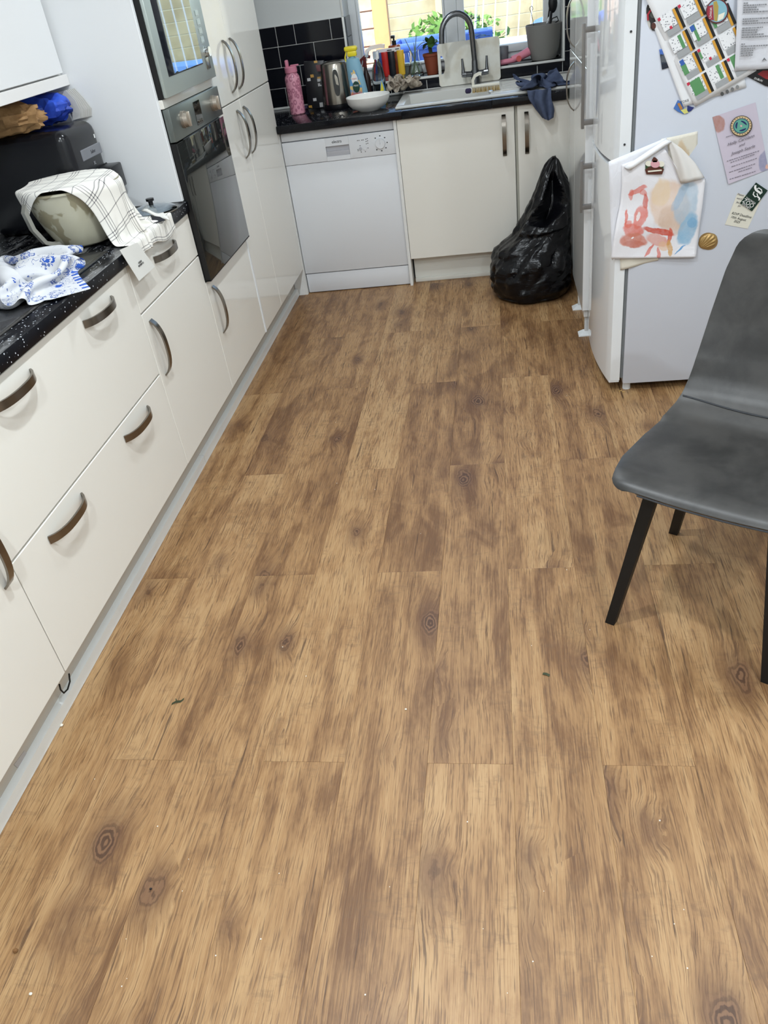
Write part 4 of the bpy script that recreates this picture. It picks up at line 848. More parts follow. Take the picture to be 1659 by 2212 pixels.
# ------------------------------------------------------------------ fridge freezer
FY0, FY1 = -1.475, -.937
fr = thing('fridge_freezer', 'white fridge freezer with curved glossy doors and papers on its side', 'fridge', (1.85, -1.2, 0))
obj('cabinet_body', MB().box((1.5745, FY0, .035), (2.14, FY1, 1.78), .004), PM('fridge_side_white', (202, 206, 216), .38, bump=(500., .05)), fr)
def fx(y): return 1.487 + .033 * ((y + 1.13) / .345) ** 2 if y < -1.13 else 1.487 + .006 * ((y + 1.13) / .19) ** 2
GF = gloss_white('fridge_gloss_white', (226, 228, 230), .05)
def fdoor(name, z0, z1):
    ys = np.linspace(FY0, FY1, 25); poly = [(fx(y), y, z0) for y in ys]; poly = [(1.562, FY0, z0), (fx(FY0) + .006, FY0, z0)] + poly[1:-1] + [(fx(FY1) + .004, FY1, z0), (1.562, FY1, z0)]
    return obj(name, MB().prism(poly, (0, 0, z1 - z0)), GF, fr, smooth=30)
dl = fdoor('freezer_door', .052, .838); du_ = fdoor('fridge_door', .856, 1.775)
for z0, z1 in ((.06, .832), (.862, 1.77)): obj('door_gasket', MB().box((1.562, FY0 + .007, z0), (1.575, FY1 - .007, z1)).box((1.5665, FY0 + .0035, z0), (1.5695, FY1 - .004, z1)), RUBBER, fr)
obj('door_base_trim', MB().prism([(1.56, FY0 + .002, .044)] + [(fx(y) + .003, y, .044) for y in np.linspace(FY0 + .002, FY1, 20)] + [(1.56, FY1, .044)], (0, 0, .0075)), UPVC, fr)
HG = PM('grey_handle_plastic', (118, 114, 110), .4)
for d, z0, z1 in ((du_, .893, 1.243), (dl, .578, .776)):
    y0 = -.985; xx = fx(y0); b = MB()
    b.box((xx - .045, y0 - .011, z0), (xx - .034, y0 + .011, z1), .002)
    for za in (z0 + .012, z1 - .03): b.box((xx - .036, y0 - .011, za), (xx + .004, y0 + .011, za + .018), .002)
    obj('handle', b, HG, d)
DOT = PM('dark_plug', (48, 48, 50), .5)
for u, v, d in ((1363, 68, du_), (1349, 312, du_)):
    q = pt(u, v, 'y', FY0); obj('screw_plug', MB().tube([q + Vector((0, .001, 0)), q + Vector((0, -.003, 0))], .0035, 12), DOT, d)
for q in ((1.595, -1.44), (1.595, -.97), (2.1, -1.44), (2.1, -.97)): obj('foot', MB().tube([(q[0], q[1], 0), (q[0], q[1], .036)], [.016, .014], 16), UPVC, fr)
obj('base_grille', MB().box((1.59, FY0 + .06, .012), (2.12, FY1 - .02, .036)), BLKM, fr)

# ------------------------------------------------------------------ papers and magnets on the fridge side
FS = lambda u, v, d=.0: pt(u, v, 'y', FY0 - d)
def sheet(name, corners, d, mat, label=None, cat=None, parent=None, curl=None, nu=14, nv=18, thick=.0004, group=None):
    # corners: TL, TR, BR, BL pixels on the fridge side
    C_ = [FS(*c, d) for c in corners]
    def f(s, t):
        p = C_[0].lerp(C_[1], s).lerp(C_[3].lerp(C_[2], s), t)
        if curl: p = p + Vector((0, -curl(s, t), 0))
        return p
    b = MB().grid(f, nu, nv); o = obj(name, b, mat, parent, label, cat, group, smooth=180); m = o.modifiers.new('t', 'SOLIDIFY'); m.thickness = thick; return o
PAPER = PM('white_paper', (226, 226, 228), .75); PAPER2 = PM('cream_paper', (216, 210, 196), .75)
def blob_mat(name, base, blobs, wob=.05, rough=.75, sc=5., crease=True):
    a = N(name); uv = a.n('TexCoord').outputs['UV']; s = a.n('SeparateXYZ', None, Vector=uv); n1 = a.n('TexNoise', None, Vector=uv, Scale=sc, Detail=4.); nn = a.n('SeparateColor', None, Color=n1.outputs['Color'])
    x = a.math('ADD', s.outputs[0], a.math('MULTIPLY', a.math('SUBTRACT', nn.outputs[0], .5), wob * 4)); y = a.math('ADD', s.outputs[1], a.math('MULTIPLY', a.math('SUBTRACT', nn.outputs[1], .5), wob * 4))
    wash = a.noise(uv, 9., 4., .65); c = lin(base)
    for (bx, by, rx, ry, rot, col, k) in blobs:
        dx, dy = a.math('SUBTRACT', x, bx), a.math('SUBTRACT', y, by); cr, sr = math.cos(rot), math.sin(rot)
        ex = a.math('DIVIDE', a.math('ADD', a.math('MULTIPLY', dx, cr), a.math('MULTIPLY', dy, sr)), rx); ey = a.math('DIVIDE', a.math('SUBTRACT', a.math('MULTIPLY', dy, cr), a.math('MULTIPLY', dx, sr)), ry)
        r = a.math('SQRT', a.math('ADD', a.math('MULTIPLY', ex, ex), a.math('MULTIPLY', ey, ey)))
        m = a.math('MULTIPLY', a.math('MULTIPLY', a.sm(r, 1.05, .82), k), a.math('ADD', .55, a.math('MULTIPLY', wash, .8)), clamp=True)
        c = a.mix(m, c, lin(col))
    a.set(Base_Color=c, Roughness=rough)
    if crease: a.bump(a.noise(uv, 5., 5., .6, .8), .5, .006)
    return a.m
R1, R2, SK, BL, OR = (216, 108, 92), (204, 84, 64), (220, 190, 166), (140, 180, 208), (208, 160, 92)
painting = blob_mat('watercolour_painting', (228, 226, 230), [
    (.60, .42, .30, .22, .6, SK, .75), (.48, .30, .12, .14, .3, (224, 200, 168), .7), (.66, .56, .18, .14, .5, (204, 176, 156), .6), (.80, .40, .15, .2, .15, (160, 186, 206), .7), (.72, .34, .05, .16, .6, (150, 176, 200), .5),
    (.86, .64, .11, .18, .3, BL, .9), (.80, .88, .014, .10, .6, (86, 152, 204), .95), (.90, .56, .06, .05, 0, (120, 168, 204), .8),
    (.20, .27, .13, .035, -.35, R1, .8), (.12, .31, .035, .06, 0, R1, .65), (.27, .30, .05, .03, .4, R1, .7), (.30, .38, .03, .075, -.15, R2, .85),
    (.27, .54, .075, .13, .12, R1, .8), (.10, .55, .018, .10, -.2, R1, .85), (.14, .62, .05, .05, -.5, R1, .7), (.22, .68, .14, .07, .1, R1, .85), (.24, .79, .17, .085, .1, (204, 124, 104), .9), (.25, .83, .13, .05, .1, (188, 104, 86), .5),
    (.25, .53, .022, .055, 0, (232, 222, 222), .9), (.52, .675, .20, .03, .12, R2, .95), (.66, .73, .028, .10, -.1, R2, .9), (.52, .77, .15, .07, .25, (222, 160, 148), .85), (.44, .90, .022, .10, .45, R1, .85), (.55, .93, .02, .09, -.2, R1, .8), (.68, .86, .035, .12, -.15, OR, .85), (.6, .84, .06, .06, 0, (226, 186, 150), .7), (.22, .755, .016, .013, 0, (236, 230, 232), 1.)], .022, sc=7.)
back1 = blob_mat('stained_sheet_left', (224, 224, 230), [(.97, .62, .16, .07, 1.2, (214, 168, 96), .8)], .03)
back2 = blob_mat('stained_sheet_right', (222, 216, 206), [(.62, .42, .2, .34, -.35, (206, 164, 112), .85), (.66, .5, .12, .2, -.35, (178, 128, 76), .8), (.5, .3, .6, .5, 0, (214, 208, 188), .4)], .05)
ptg = 'papers held on the fridge side'
sheet('painted_sheet', [(1428, 300), (1507, 283), (1508, 420), (1420, 430)], .002, back2, 'white sheet with a brown paint stain behind the big painting', 'painting', curl=lambda s, t: .004 * math.sin(s * 3 + t * 4))
sheet('painted_sheet', [(1314, 348), (1440, 297), (1452, 420), (1322, 562)], .005, back1, 'blank creased sheet with an orange mark, left behind the painting', 'painting', curl=lambda s, t: .004 * math.sin(t * 9) + .008 * (1 - s) * (1 - t))
sheet('paper_sheet', [(1336, 470), (1440, 470), (1422, 562), (1340, 584)], .0035, PAPER2, 'cream sheet peeking out below the painting', 'paper', curl=lambda s, t: .003 * math.sin(s * 7))
pg = thing('painted_sheet', 'creased red, tan and blue watercolour painting with curled top corners', 'painting', FS(1420, 460, .012))
def edgep(s, t):
    L_ = [(1343, 356), (1343, 400), (1340, 440), (1332, 480), (1325, 520), (1320, 559)]; R_ = [(1480, 396), (1524, 386), (1518, 440), (1511, 490), (1506, 530), (1503, 556)]
    def g(P): k = t * 5; i = min(int(k), 4); f_ = k - i; return (P[i][0] * (1 - f_) + P[i + 1][0] * f_, P[i][1] * (1 - f_) + P[i + 1][1] * f_)
    a, b_ = g(L_), g(R_); top = (1440, 300) if False else None
    u, v = a[0] * (1 - s) + b_[0] * s, a[1] * (1 - s) + b_[1] * s
    if t < .2: v -= (1 - t / .2) * 62 * max(0, 1 - abs(s - .68) / .68) if s < .68 else (1 - t / .2) * 62 * max(0, 1 - (s - .68) / .32)
    return FS(u, v, .016 + .003 * math.sin(t * 11 + s * 3) * (1 - .3 * t) + .003 * math.sin(s * 9 - t * 6))
o = obj('sheet', MB().grid(edgep, 30, 40), painting, pg, smooth=180); m = o.modifiers.new('t', 'SOLIDIFY'); m.thickness = .0004
rl = MB(); A_, B_ = FS(1348, 360, .02), FS(1438, 300, .02); dn = (FS(1362, 366, .02) - FS(1348, 360, .02))
def roll(s, t):
    a = PI * 1.15 * t; w = 1 - .15 * s
    return A_.lerp(B_, s) + dn * (.55 * (1 - math.cos(a))) * w + Vector((0, -.016 * math.sin(a) * w, 0))
o = obj('rolled_corner', rl.grid(roll, 8, 10), PAPER, pg, smooth=180, ); m = o.modifiers.new('t', 'SOLIDIFY'); m.thickness = .0005
FLP = [(1443, 303), (1447, 322), (1458, 365), (1472, 396), (1482, 397), (1500, 389), (1521, 384), (1512, 367), (1488, 338), (1464, 318)]
def flap(s, t):
    a = [(1443, 300), (1447, 325), (1455, 355), (1470, 396)]; b_ = [(1446, 302), (1474, 322), (1502, 352), (1522, 384)]
    def g(P): k = t * 3; i = min(int(k), 2); f_ = k - i; return (P[i][0] * (1 - f_) + P[i + 1][0] * f_, P[i][1] * (1 - f_) + P[i + 1][1] * f_)
    p, q = g(a), g(b_); u, v = p[0] * (1 - s) + q[0] * s, p[1] * (1 - s) + q[1] * s
    return FS(u, v, .020 + .010 * math.sin(PI * s) * (.3 + t) + .004 * math.sin(s * 11 + t * 5) * t)
o = obj('folded_corner', MB().grid(flap, 14, 16), PM('paper_reverse', (216, 212, 208), .75), pg, smooth=180); m = o.modifiers.new('t', 'SOLIDIFY'); m.thickness = .0005
def magnet(name, label, poly, d, t, mat): 
    b = MB().prism([FS(u, v, d) for u, v in poly], (0, -t, 0)); return obj(name, b, mat, None, label, 'magnet')
def mparts(name, label, base, d): return thing(name, label, 'magnet', FS(base[0], base[1], d))
def mp(par, part, poly, d, t, mat, label=None): return obj(part, MB().prism([FS(u, v, d) for u, v in poly], (0, -t, 0)), mat, par, label=label)
def ell_px(cu, cv, ru, rv, rot=0., n=28): return [(cu + ru * math.cos(a) * math.cos(rot) - rv * math.sin(a) * math.sin(rot), cv + ru * math.cos(a) * math.sin(rot) + rv * math.sin(a) * math.cos(rot)) for a in [2 * PI * k / n for k in range(n)]]
BRN = PM('brown_print', (86, 46, 36), .4); GRN = PM('green_print', (52, 76, 48), .45); CRM = PM('cream_print', (226, 222, 206), .5); PNK = PM('pink_print', (214, 160, 168), .5)
mg = mparts('fridge_magnet', 'cow, pig and flowers farm magnet at the top of the painting', (1414, 362), .014)
mp(mg, 'plaque', [(1393, 366), (1396, 376), (1430, 376), (1434, 365), (1425, 360), (1402, 360)], .021, .004, BRN)
mp(mg, 'leaves', [(1394, 366), (1394, 356), (1402, 350), (1404, 362)], .0215, .003, GRN); mp(mg, 'leaves', [(1424, 362), (1426, 352), (1433, 355), (1433, 365)], .0215, .003, GRN)
mp(mg, 'flowers', ell_px(1401, 353, 7, 6), .023, .003, CRM); mp(mg, 'flowers', ell_px(1428, 354, 7, 6), .023, .003, CRM); mp(mg, 'pig', ell_px(1415, 354, 10, 8), .0235, .004, PNK); mp(mg, 'cow', [(1408, 346), (1412, 339), (1416, 340), (1421, 345), (1418, 350), (1410, 350)], .0235, .004, BRN)
mp(mg, 'lettering_bar', [(1399, 369), (1429, 366), (1430, 369), (1400, 372)], .0252, .0004, CRM)
# shell
GOLD = PM('bronze_shell', (172, 140, 88), .38, .5)
sh = mparts('fridge_magnet', 'bronze scallop shell magnet right of the painting', (1529, 521), 0)
sh0 = FS(1529, 521, 0); sr = (FS(1549, 521, 0) - FS(1510, 521, 0)).length / 2
def shell(s, t):
    a = 2 * PI * t; r = sr * s * (1 + .05 * math.sin(a * 2 + .6)); x, z = r * math.cos(a), r * .93 * math.sin(a)
    px, pz_ = x + .5 * sr, z - .35 * sr; f = math.atan2(pz_ + sr * 1.2, px + sr * .6); rid = .0012 * math.sin(f * 30) * min(1, s * 2) * (1 if s < .85 else 0)
    return sh0 + Vector((x, -.001 - .009 * math.sqrt(max(0, 1 - s ** 2.4)) - rid, z))
obj('shell', MB().grid(shell, 16, 64), GOLD, sh, smooth=60)
mp(sh, 'magnet_back', ell_px(1530, 521, 20.5, 18.5), 0, .002, PM('bronze_rim', (152, 122, 78), .5, .4))
# dish magnet + invitation
inv = blob_mat('invitation_card', (196, 186, 200), [(.06, .1, .2, .13, .3, (168, 118, 104), .9), (.97, .86, .2, .14, -.5, (140, 140, 168), .9), (.99, .95, .05, .04, 0, (220, 170, 150), .9)], .03, .6, 4., False)
ic = [(1539, 253), (1632, 221), (1660, 366), (1573, 397)]
iv = thing('invitation_card', 'lilac invitation card with flower corners under the round dish magnet', 'card', FS(1600, 310, .001))
C_ = [FS(*c, .002) for c in ic]; obj('card', MB().grid(lambda s, t: C_[0].lerp(C_[1], s).lerp(C_[3].lerp(C_[2], s), t) + Vector((0, -.004 * (1 - s) * t, 0)), 6, 8), inv, iv, smooth=180)
ex, ey = (C_[1] - C_[0]).normalized(), (C_[0] - C_[3]).normalized(); GI = PM('grey_ink', (92, 86, 96), .7)
# baseline follows the slanted lines of print
e1 = (FS(1612, 300, 0) - FS(1572, 314, 0)).normalized()
def invt(s_, sz, u, v, sh_=.35): return text('lettering', s_, sz, FS(u, v, .0075), e1, e1.cross(Vector((0, 1, 0))), GI, iv, .0001, shear=sh_)
invt('Holly Carolann', .0135, 1600, 303); invt('and', .0125, 1602, 313); invt('Joseph Searle', .0135, 1605, 324)
ib = MB()
for (u0, v0, u1, v1) in ((1568, 297, 1584, 292), (1570, 349, 1641, 326), (1578, 352, 1630, 334), (1580, 361, 1636, 342), (1575, 373, 1632, 354), (1595, 372, 1626, 362), (1576, 388, 1634, 370)):
    n_ = max(4, int((u1 - u0) / 5)); 
    for k in range(n_):
        f0, f1 = k / n_, (k + random.uniform(.55, .9)) / n_; a, c = FS(u0 + (u1 - u0) * f0, v0 + (v1 - v0) * f0, .0068), FS(u0 + (u1 - u0) * f1, v0 + (v1 - v0) * f1, .0068); ib.prism([a, c, c + Vector((0, 0, .0018)), a + Vector((0, 0, .0018))], (0, -.0002, 0))
obj('print_lines', ib, GI, iv, kind='stuff')
dm = mparts('fridge_magnet', 'round painted dish magnet with teal and blue pattern on the lilac card', (1601, 272), .006)
rt_ = -.5
for part, ru, rv, d, col in (('rim', 24, 22, .006, (48, 34, 28)), ('border', 22.5, 20.5, .0095, (206, 182, 140)), ('ring', 18, 16.2, .0101, (40, 84, 104)), ('field', 15.8, 14.2, .0106, (96, 160, 142))):
    mp(dm, part, ell_px(1601, 272, ru, rv, rt_), d, .0035 if part == 'rim' else .0008, PM('dish_' + part, col, .3))
for k in range(3):
    a0 = .5 + k * 2.09; arc = [(1601 + 12.6 * math.cos(a), 272 + 11.4 * math.sin(a)) for a in np.linspace(a0, a0 + 1.4, 8)] + [(1601 + (10.6 - 2. * math.sin(PI * (a - a0) / 1.4)) * math.cos(a), 272 + (9.6 - 2. * math.sin(PI * (a - a0) / 1.4)) * math.sin(a)) for a in np.linspace(a0 + 1.4, a0, 8)]
    mp(dm, 'fish_motif', arc, .0114, .0006, PM('dish_navy_%d' % k, (28, 36, 92), .3))
mp(dm, 'centre_dot', ell_px(1601, 272, 2.2, 2), .0114, .0006, PNK)
for k in range(22):
    a = 2 * PI * k / 22; mp(dm, 'border_dash', ell_px(1601 + 20.4 * math.cos(a), 272 + 18.4 * math.sin(a), 1.3, 1., a, 6), .0103, .0004, BRN)
# zoo card and note
nt = thing('note', 'small cream handwritten reply note under the dark green zoo magnet', 'note', FS(1598, 455, .001))
nc = [(1594, 418), (1634, 448), (1612, 493), (1566, 484)]; nc = [(1593, 417), (1645, 430), (1615, 494), (1566, 485)]
obj('paper', MB().prism([FS(*c, .001) for c in nc], (0, -.0008, 0)), PM('cream_note', (218, 214, 200), .7), nt)
e2 = (FS(1620, 470, 0) - FS(1580, 461, 0)).normalized()
for s_, u, v, sz in (('RSVP Deadline', 1602, 465, .0115), ('10th August', 1595, 472, .011), ('2025', 1592, 479, .011)): text('lettering', s_, sz, FS(u, v, .0026), e2, e2.cross(Vector((0, 1, 0))), INK, nt, .0001, shear=.15)
for s_, u, v in (('Please', 1600, 421), ('ward', 1597, 429), ('Jac', 1594, 437), ('(m', 1597, 445)): text('lettering', s_, .009, FS(u, v, .0026), e2, e2.cross(Vector((0, 1, 0))), GI, nt, .0001, shear=.15)
zm = mparts('fridge_magnet', 'dark green rectangular zoo magnet with white lettering, pinning the note', (1628, 425), .003)
zc = [(1633, 394), (1658, 411), (1624, 456), (1598, 439)]
mp(zm, 'plate', zc, .003, .0025, PM('dark_green_enamel', (12, 44, 34), .25))
ez = (FS(*zc[2], 0) - FS(*zc[3], 0)).normalized(); up_ = ez.cross(Vector((0, 1, 0)))
text('lettering', 'TARONGA', .0085, FS(1621.5, 433.5, .0062), ez, up_, WH, zm, .0001); text('lettering', 'ZOO', .019, FS(1616.5, 439.5, .0062), ez, up_, WH, zm, .0001); text('lettering', 'SYDNEY', .0095, FS(1611.8, 445.6, .0062), ez, up_, WH, zm, .0001)
def band_px(par, pts_, w, d): return obj('emblem_stroke', MB().band([FS(u, v, d) for u, v in pts_], (0, 1, 0), .0004, w), WH, par)
band_px(zm, [(1632, 400), (1631, 405), (1633, 410), (1638, 414), (1643, 417)], .0065, .0062)
band_px(zm, [(1634, 409), (1639, 406), (1645, 410), (1646, 416), (1641, 420)], .003, .0062)
band_px(zm, [(1629, 414), (1627, 420), (1631, 425), (1637, 424), (1635, 418)], .0035, .0062)
band_px(zm, [(1637, 425), (1641, 429), (1639, 433)], .005, .0062)
# calendar, letter and the rest at the top
def sheet_frame(o, a, b): # origin px BL, BR px, TL px
    O, A, B = FS(*o, 0), FS(*a, 0), FS(*b, 0); return O, (A - O), (B - O)
sheet('paper_sheet', [(1400, -30), (1560, -60), (1612, 188), (1480, 228)], .002, PAPER, 'white printed sheet with small logos under the calendar page', 'paper', curl=lambda s, t: .003 * t)
sheet('paper_sheet', [(1409, 50), (1500, 10), (1560, 200), (1476, 231)], .004, PAPER, 'white page peeking out left of and below the calendar page', 'paper', curl=lambda s, t: .003 * t * (1 - s))
lg = bpy.data.objects['paper_sheet.001'] if 'paper_sheet.001' in bpy.data.objects else None
# printed strip on the lower sheet
cal = thing('calendar_page', 'white year planner page with orange and black month bars under the oval magnet', 'calendar', FS(1520, 100, .008))
O, EA, EB = sheet_frame((1500, 230), (1632, 152), (1415, 44))
cp_ = lambda a, b, d: O + EA * a + EB * b + Vector((0, -d, 0))
def calf(s, t):
    b_ = t * 1.32; return cp_(s, b_, .008 + .004 * math.sin(s * 2.5) * (1 - t) + .004 * (1 - s) * math.sin(b_ * 7))
o = obj('page', MB().grid(calf, 12, 16), PAPER, cal, smooth=180); m = o.modifiers.new('t', 'SOLIDIFY'); m.thickness = .0004
dots = N('printed_dates'); oc = dots.n('TexCoord').outputs['Object']; vv = dots.n('TexVoronoi', None, Vector=dots.scl(oc, (1., .0, 1.)), Scale=190.)
dots.set(Base_Color=dots.mix(dots.math('MULTIPLY', dots.sm(vv.outputs['Distance'], .4, .3), dots.sm(vv.outputs['Color'], .3, .4)), lin((228, 228, 230)), lin((120, 124, 130))), Roughness=.75)
PR = [INK, PM('orange_print', (206, 150, 50), .6), PM('grey_block_print', (156, 158, 160), .6), PM('green_block_print', (88, 142, 92), .6), PM('red_dot_print', (190, 42, 70), .6), PM('blue_block_print', (52, 92, 168), .6), dots.m, WH]
GREENS = {(0, 0): (.08, .22, .62, .92), (1, 0): (.42, .3, .6, .95), (0, 1): (.02, .25, .28, .75), (2, 0): (.1, .3, .45, .95), (1, 2): (.15, .2, .3, .95), (0, 2): (.45, .3, .62, .9), (2, 2): (0, .3, .15, .8), (1, 1): (-.05, .5, .06, .95)}
n_ = 0
for i in range(3):
    for j in range(4):
        a0 = .145 * (1 if True else 0) + i * .325 - .12 + .02; b0 = .05 + j * .245; aw, bh = .30, .235
        def rect(x0, y0, x1, y1, d, mi, bld): bld.prism([cp_(a0 + aw * x0, b0 + bh * y0, d), cp_(a0 + aw * x1, b0 + bh * y0, d), cp_(a0 + aw * x1, b0 + bh * y1, d), cp_(a0 + aw * x0, b0 + bh * y1, d)], (0, -.0002, 0), mi)
        bl = MB(); dd_ = .0135
        rect(.0, .3, .7, .95, dd_, 6, bl); rect(.08, .0, .72, .26, dd_ + .0003, 2, bl); rect(.86, .0, 1.0, .94, dd_ + .0003, 0, bl); rect(.74, .0, .86, .94, dd_ + .0003, 1, bl)
        g = GREENS.get((i, j))
        if g: rect(*g, dd_ + .0006, 3, bl)
        if (i, j) in ((0, 0), (1, 1), (2, 0), (0, 3), (1, 3)): rect(-.06, .82, .08, .95, dd_ + .0009, 4, bl)
        if (i, j) in ((1, 1), (2, 0), (0, 3)): rect(.3, .25, .42, .38, dd_ + .0009, 4, bl)
        if (i, j) in ((0, 1), (1, 2)): rect(.05, .7, .26, .94, dd_ + .0009, 5, bl)
        obj('month_block', bl, PR, cal)
om = mparts('fridge_magnet', 'oval souvenir magnet with a beach scene pinning the calendar page', (1549, 24), .015)
for part, ru, rv, d, t_, col in (('rim', 24, 27, .015, .004, (92, 40, 46)), ('scene', 21.5, 24, .0192, .0006, (130, 176, 190))): mp(om, part, ell_px(1549, 24, ru, rv, .25), d, t_, PM('oval_' + part, col, .25))
mp(om, 'sand', [(1541, 4), (1548, 2), (1552, 14), (1551, 30), (1549, 46), (1543, 45)], .0199, .0004, PM('sand_print', (170, 146, 70), .4)); mp(om, 'foam', [(1552, 32), (1566, 26), (1562, 40), (1550, 46)], .0199, .0004, CRM); mp(om, 'name_panel', [(1528, 14), (1540, 10), (1542, 44), (1532, 42), (1527, 30)], .0199, .0006, PM('maroon_print', (150, 44, 60), .4))
text('lettering', 'Unicat', .011, FS(1535, 28, .0212), FS(1537, 10, 0) - FS(1536, 44, 0), Vector((-1, 0, .05)), WH, om, .0001)
fm = mparts('fridge_magnet', 'flip-flop shaped black and red magnet near the fridge door edge', (1409, 38), .0)
mp(fm, 'sole', [(1396, 18), (1398, 11), (1405, 7), (1414, 7), (1421, 12), (1423, 22), (1421, 34), (1419, 44), (1419, 60), (1416, 66), (1409, 66), (1405, 60), (1405, 50), (1400, 40), (1396, 28)], .0, .004, PM('flipflop_black', (40, 36, 36), .35))
mp(fm, 'edge_sole', ell_px(1410, 35, 13, 31, .0), .0, .0015, PM('flipflop_edge', (190, 186, 180), .5))
obj('strap', MB().band([FS(u, v, .006) for u, v in ((1400, 44), (1399, 32), (1404, 24), (1411, 21), (1418, 24), (1421, 32), (1420, 42))], (0, 1, 0), .003, .005), PM('flipflop_red', (160, 36, 52), .35), fm)
mp(fm, 'print', ell_px(1411, 32, 6.5, 7), .0042, .0004, PM('flipflop_grey', (96, 98, 92), .5)); mp(fm, 'heel_print', ell_px(1412, 56, 5, 7), .0042, .0004, BRN); mp(fm, 'toe_print', [(1402, 17), (1404, 12), (1416, 12), (1418, 17), (1411, 15)], .0042, .0004, CRM)
pm_ = blob_mat('photo_magnet', (40, 50, 66), [(.4, .12, .7, .16, 0, (70, 110, 190), .95), (.5, .5, .6, .2, 0, (96, 100, 104), .8), (.5, .85, .7, .14, 0, (24, 30, 44), .9)], .04, .35, 9., False)
sheet('fridge_magnet', [(1424, 107), (1440, 103), (1452, 143), (1430, 150)], .002, pm_, 'small blue and black photo magnet left of the calendar page', 'magnet', thick=.0025)
bf = mparts('fridge_magnet', 'butterfly souvenir magnet poking out below the calendar page', (1474, 236), .001)
mp(bf, 'wing', [(1455, 234), (1464, 216), (1472, 220), (1478, 236), (1486, 244), (1476, 246), (1464, 241)], .001, .003, PM('butterfly_blue', (70, 110, 176), .35)); mp(bf, 'wing', [(1485, 228), (1499, 232), (1492, 240), (1484, 242)], .001, .003, PM('butterfly_navy', (40, 50, 110), .35))
mp(bf, 'body', [(1463, 224), (1468, 222), (1475, 234), (1470, 238)], .0045, .001, PM('butterfly_tan', (176, 120, 60), .4)); mp(bf, 'stripes', [(1470, 238), (1482, 234), (1487, 243), (1478, 246)], .0045, .001, PM('butterfly_yellow', (210, 206, 120), .4))
lt_ = thing('letter', 'creased grey printed letter at the top right of the fridge side', 'letter', FS(1620, 80, .02))
lc = [FS(*c, .02) for c in ((1594, -30), (1760, -30), (1760, 140), (1587, 154))]
o = obj('page', MB().grid(lambda s, t: lc[0].lerp(lc[1], s).lerp(lc[3].lerp(lc[2], s), t) + Vector((0, -.004 * math.sin(s * 8 + t * 4) * t, 0)), 16, 14), PM('letter_paper', (206, 206, 212), .75, bump=(14., .5, .006)), lt_, smooth=180); m = o.modifiers.new('t', 'SOLIDIFY'); m.thickness = .0004
lb_ = MB(); eL = (FS(1640, 20, 0) - FS(1600, 23, 0)).normalized()
for r in range(27):
    v0 = -6 + r * 4.9
    if r in (2, 8, 9, 13, 19, 20): continue
    ln_ = random.choice((46, 66, 56, 30)); u0 = 1607 - r * .28
    if r in (3, 21): ln_ = 8
    if r > 23: ln_ = 26
    u = u0
    while u < u0 + ln_:
        w_ = random.uniform(2, 6); a, c = FS(u, v0 - (u - 1600) * .05, .0262), FS(u + w_, v0 - (u + w_ - 1600) * .05, .0262); lb_.prism([a, c, c + Vector((0, 0, .0032)), a + Vector((0, 0, .0032))], (0, -.0002, 0)); u += w_ + 1.2
obj('print_lines', lb_, PM('letter_ink', (128, 128, 132), .7), lt_, kind='stuff')
mp(lt_, 'recycling_mark', [(1645, 133), (1651, 124), (1657, 132), (1651, 129)], .0262, .0002, PM('mark_grey', (110, 110, 114), .6))
rk = mparts('fridge_magnet', 'black and red card magnet under the corner of the letter', (1640, 165), .001)
mp(rk, 'card', [(1612, 164), (1634, 148), (1700, 150), (1700, 196), (1652, 185)], .001, .003, PM('black_card_print', (20, 18, 20), .35)); mp(rk, 'red_print', [(1636, 160), (1648, 152), (1700, 154), (1700, 176), (1655, 171)], .0042, .0004, PM('dark_red_print', (130, 28, 32), .4))
text('lettering', 'DUBLIN', .008, FS(1638, 172, .0052), FS(1652, 178, 0) - FS(1624, 168, 0), (0, 0, 1), WH, rk, .0001, shear=.1)
o = text('lettering', 'TOKE', .010, FS(1479, 219, .0075), FS(1486, 217, 0) - FS(1472, 221, 0), (0, 0, 1), INK, bpy.data.objects['paper_sheet.002'], .0001)
for k in range(4): mp(bpy.data.objects['paper_sheet.001'], 'printed_logo', ell_px(1560 + 11 * k, 203 - 5 * k, 3.6, 4.4), .0085, .0003, PM('logo_grey_%d' % k, (70 + 20 * k,) * 3, .6))

# ------------------------------------------------------------------ chair
Sv, Av = Vector((.537, .843, 0)), Vector((.843, -.537, 0)); FL_ = Vector((1.357, -2.798, 0)); CW = .42
chm = N('grey_faux_leather'); oc = chm.n('TexCoord').outputs['Object']
chm.set(Base_Color=chm.mix(chm.sm(chm.noise(oc, 9., 5., .62, .3), .3, .7), lin((37, 36, 35)), lin((58, 56, 54))), Roughness=chm.n('MapRange', None, _0=chm.noise(oc, 12., 3.), _3=.34, _4=.5).outputs[0]); chm.bump(chm.noise(oc, 240., 3.), .12, .0006)
SP = [(0, .438), (.012, .452), (.05, .461), (.14, .458), (.26, .454), (.34, .462), (.385, .478), (.415, .5), (.44, .53), (.468, .59), (.494, .66), (.52, .74), (.545, .82), (.556, .862), (.565, .876)]
sd_ = [0.]
for a, b_ in zip(SP, SP[1:]): sd_.append(sd_[-1] + math.dist(a, b_))
TL_ = sd_[-1]
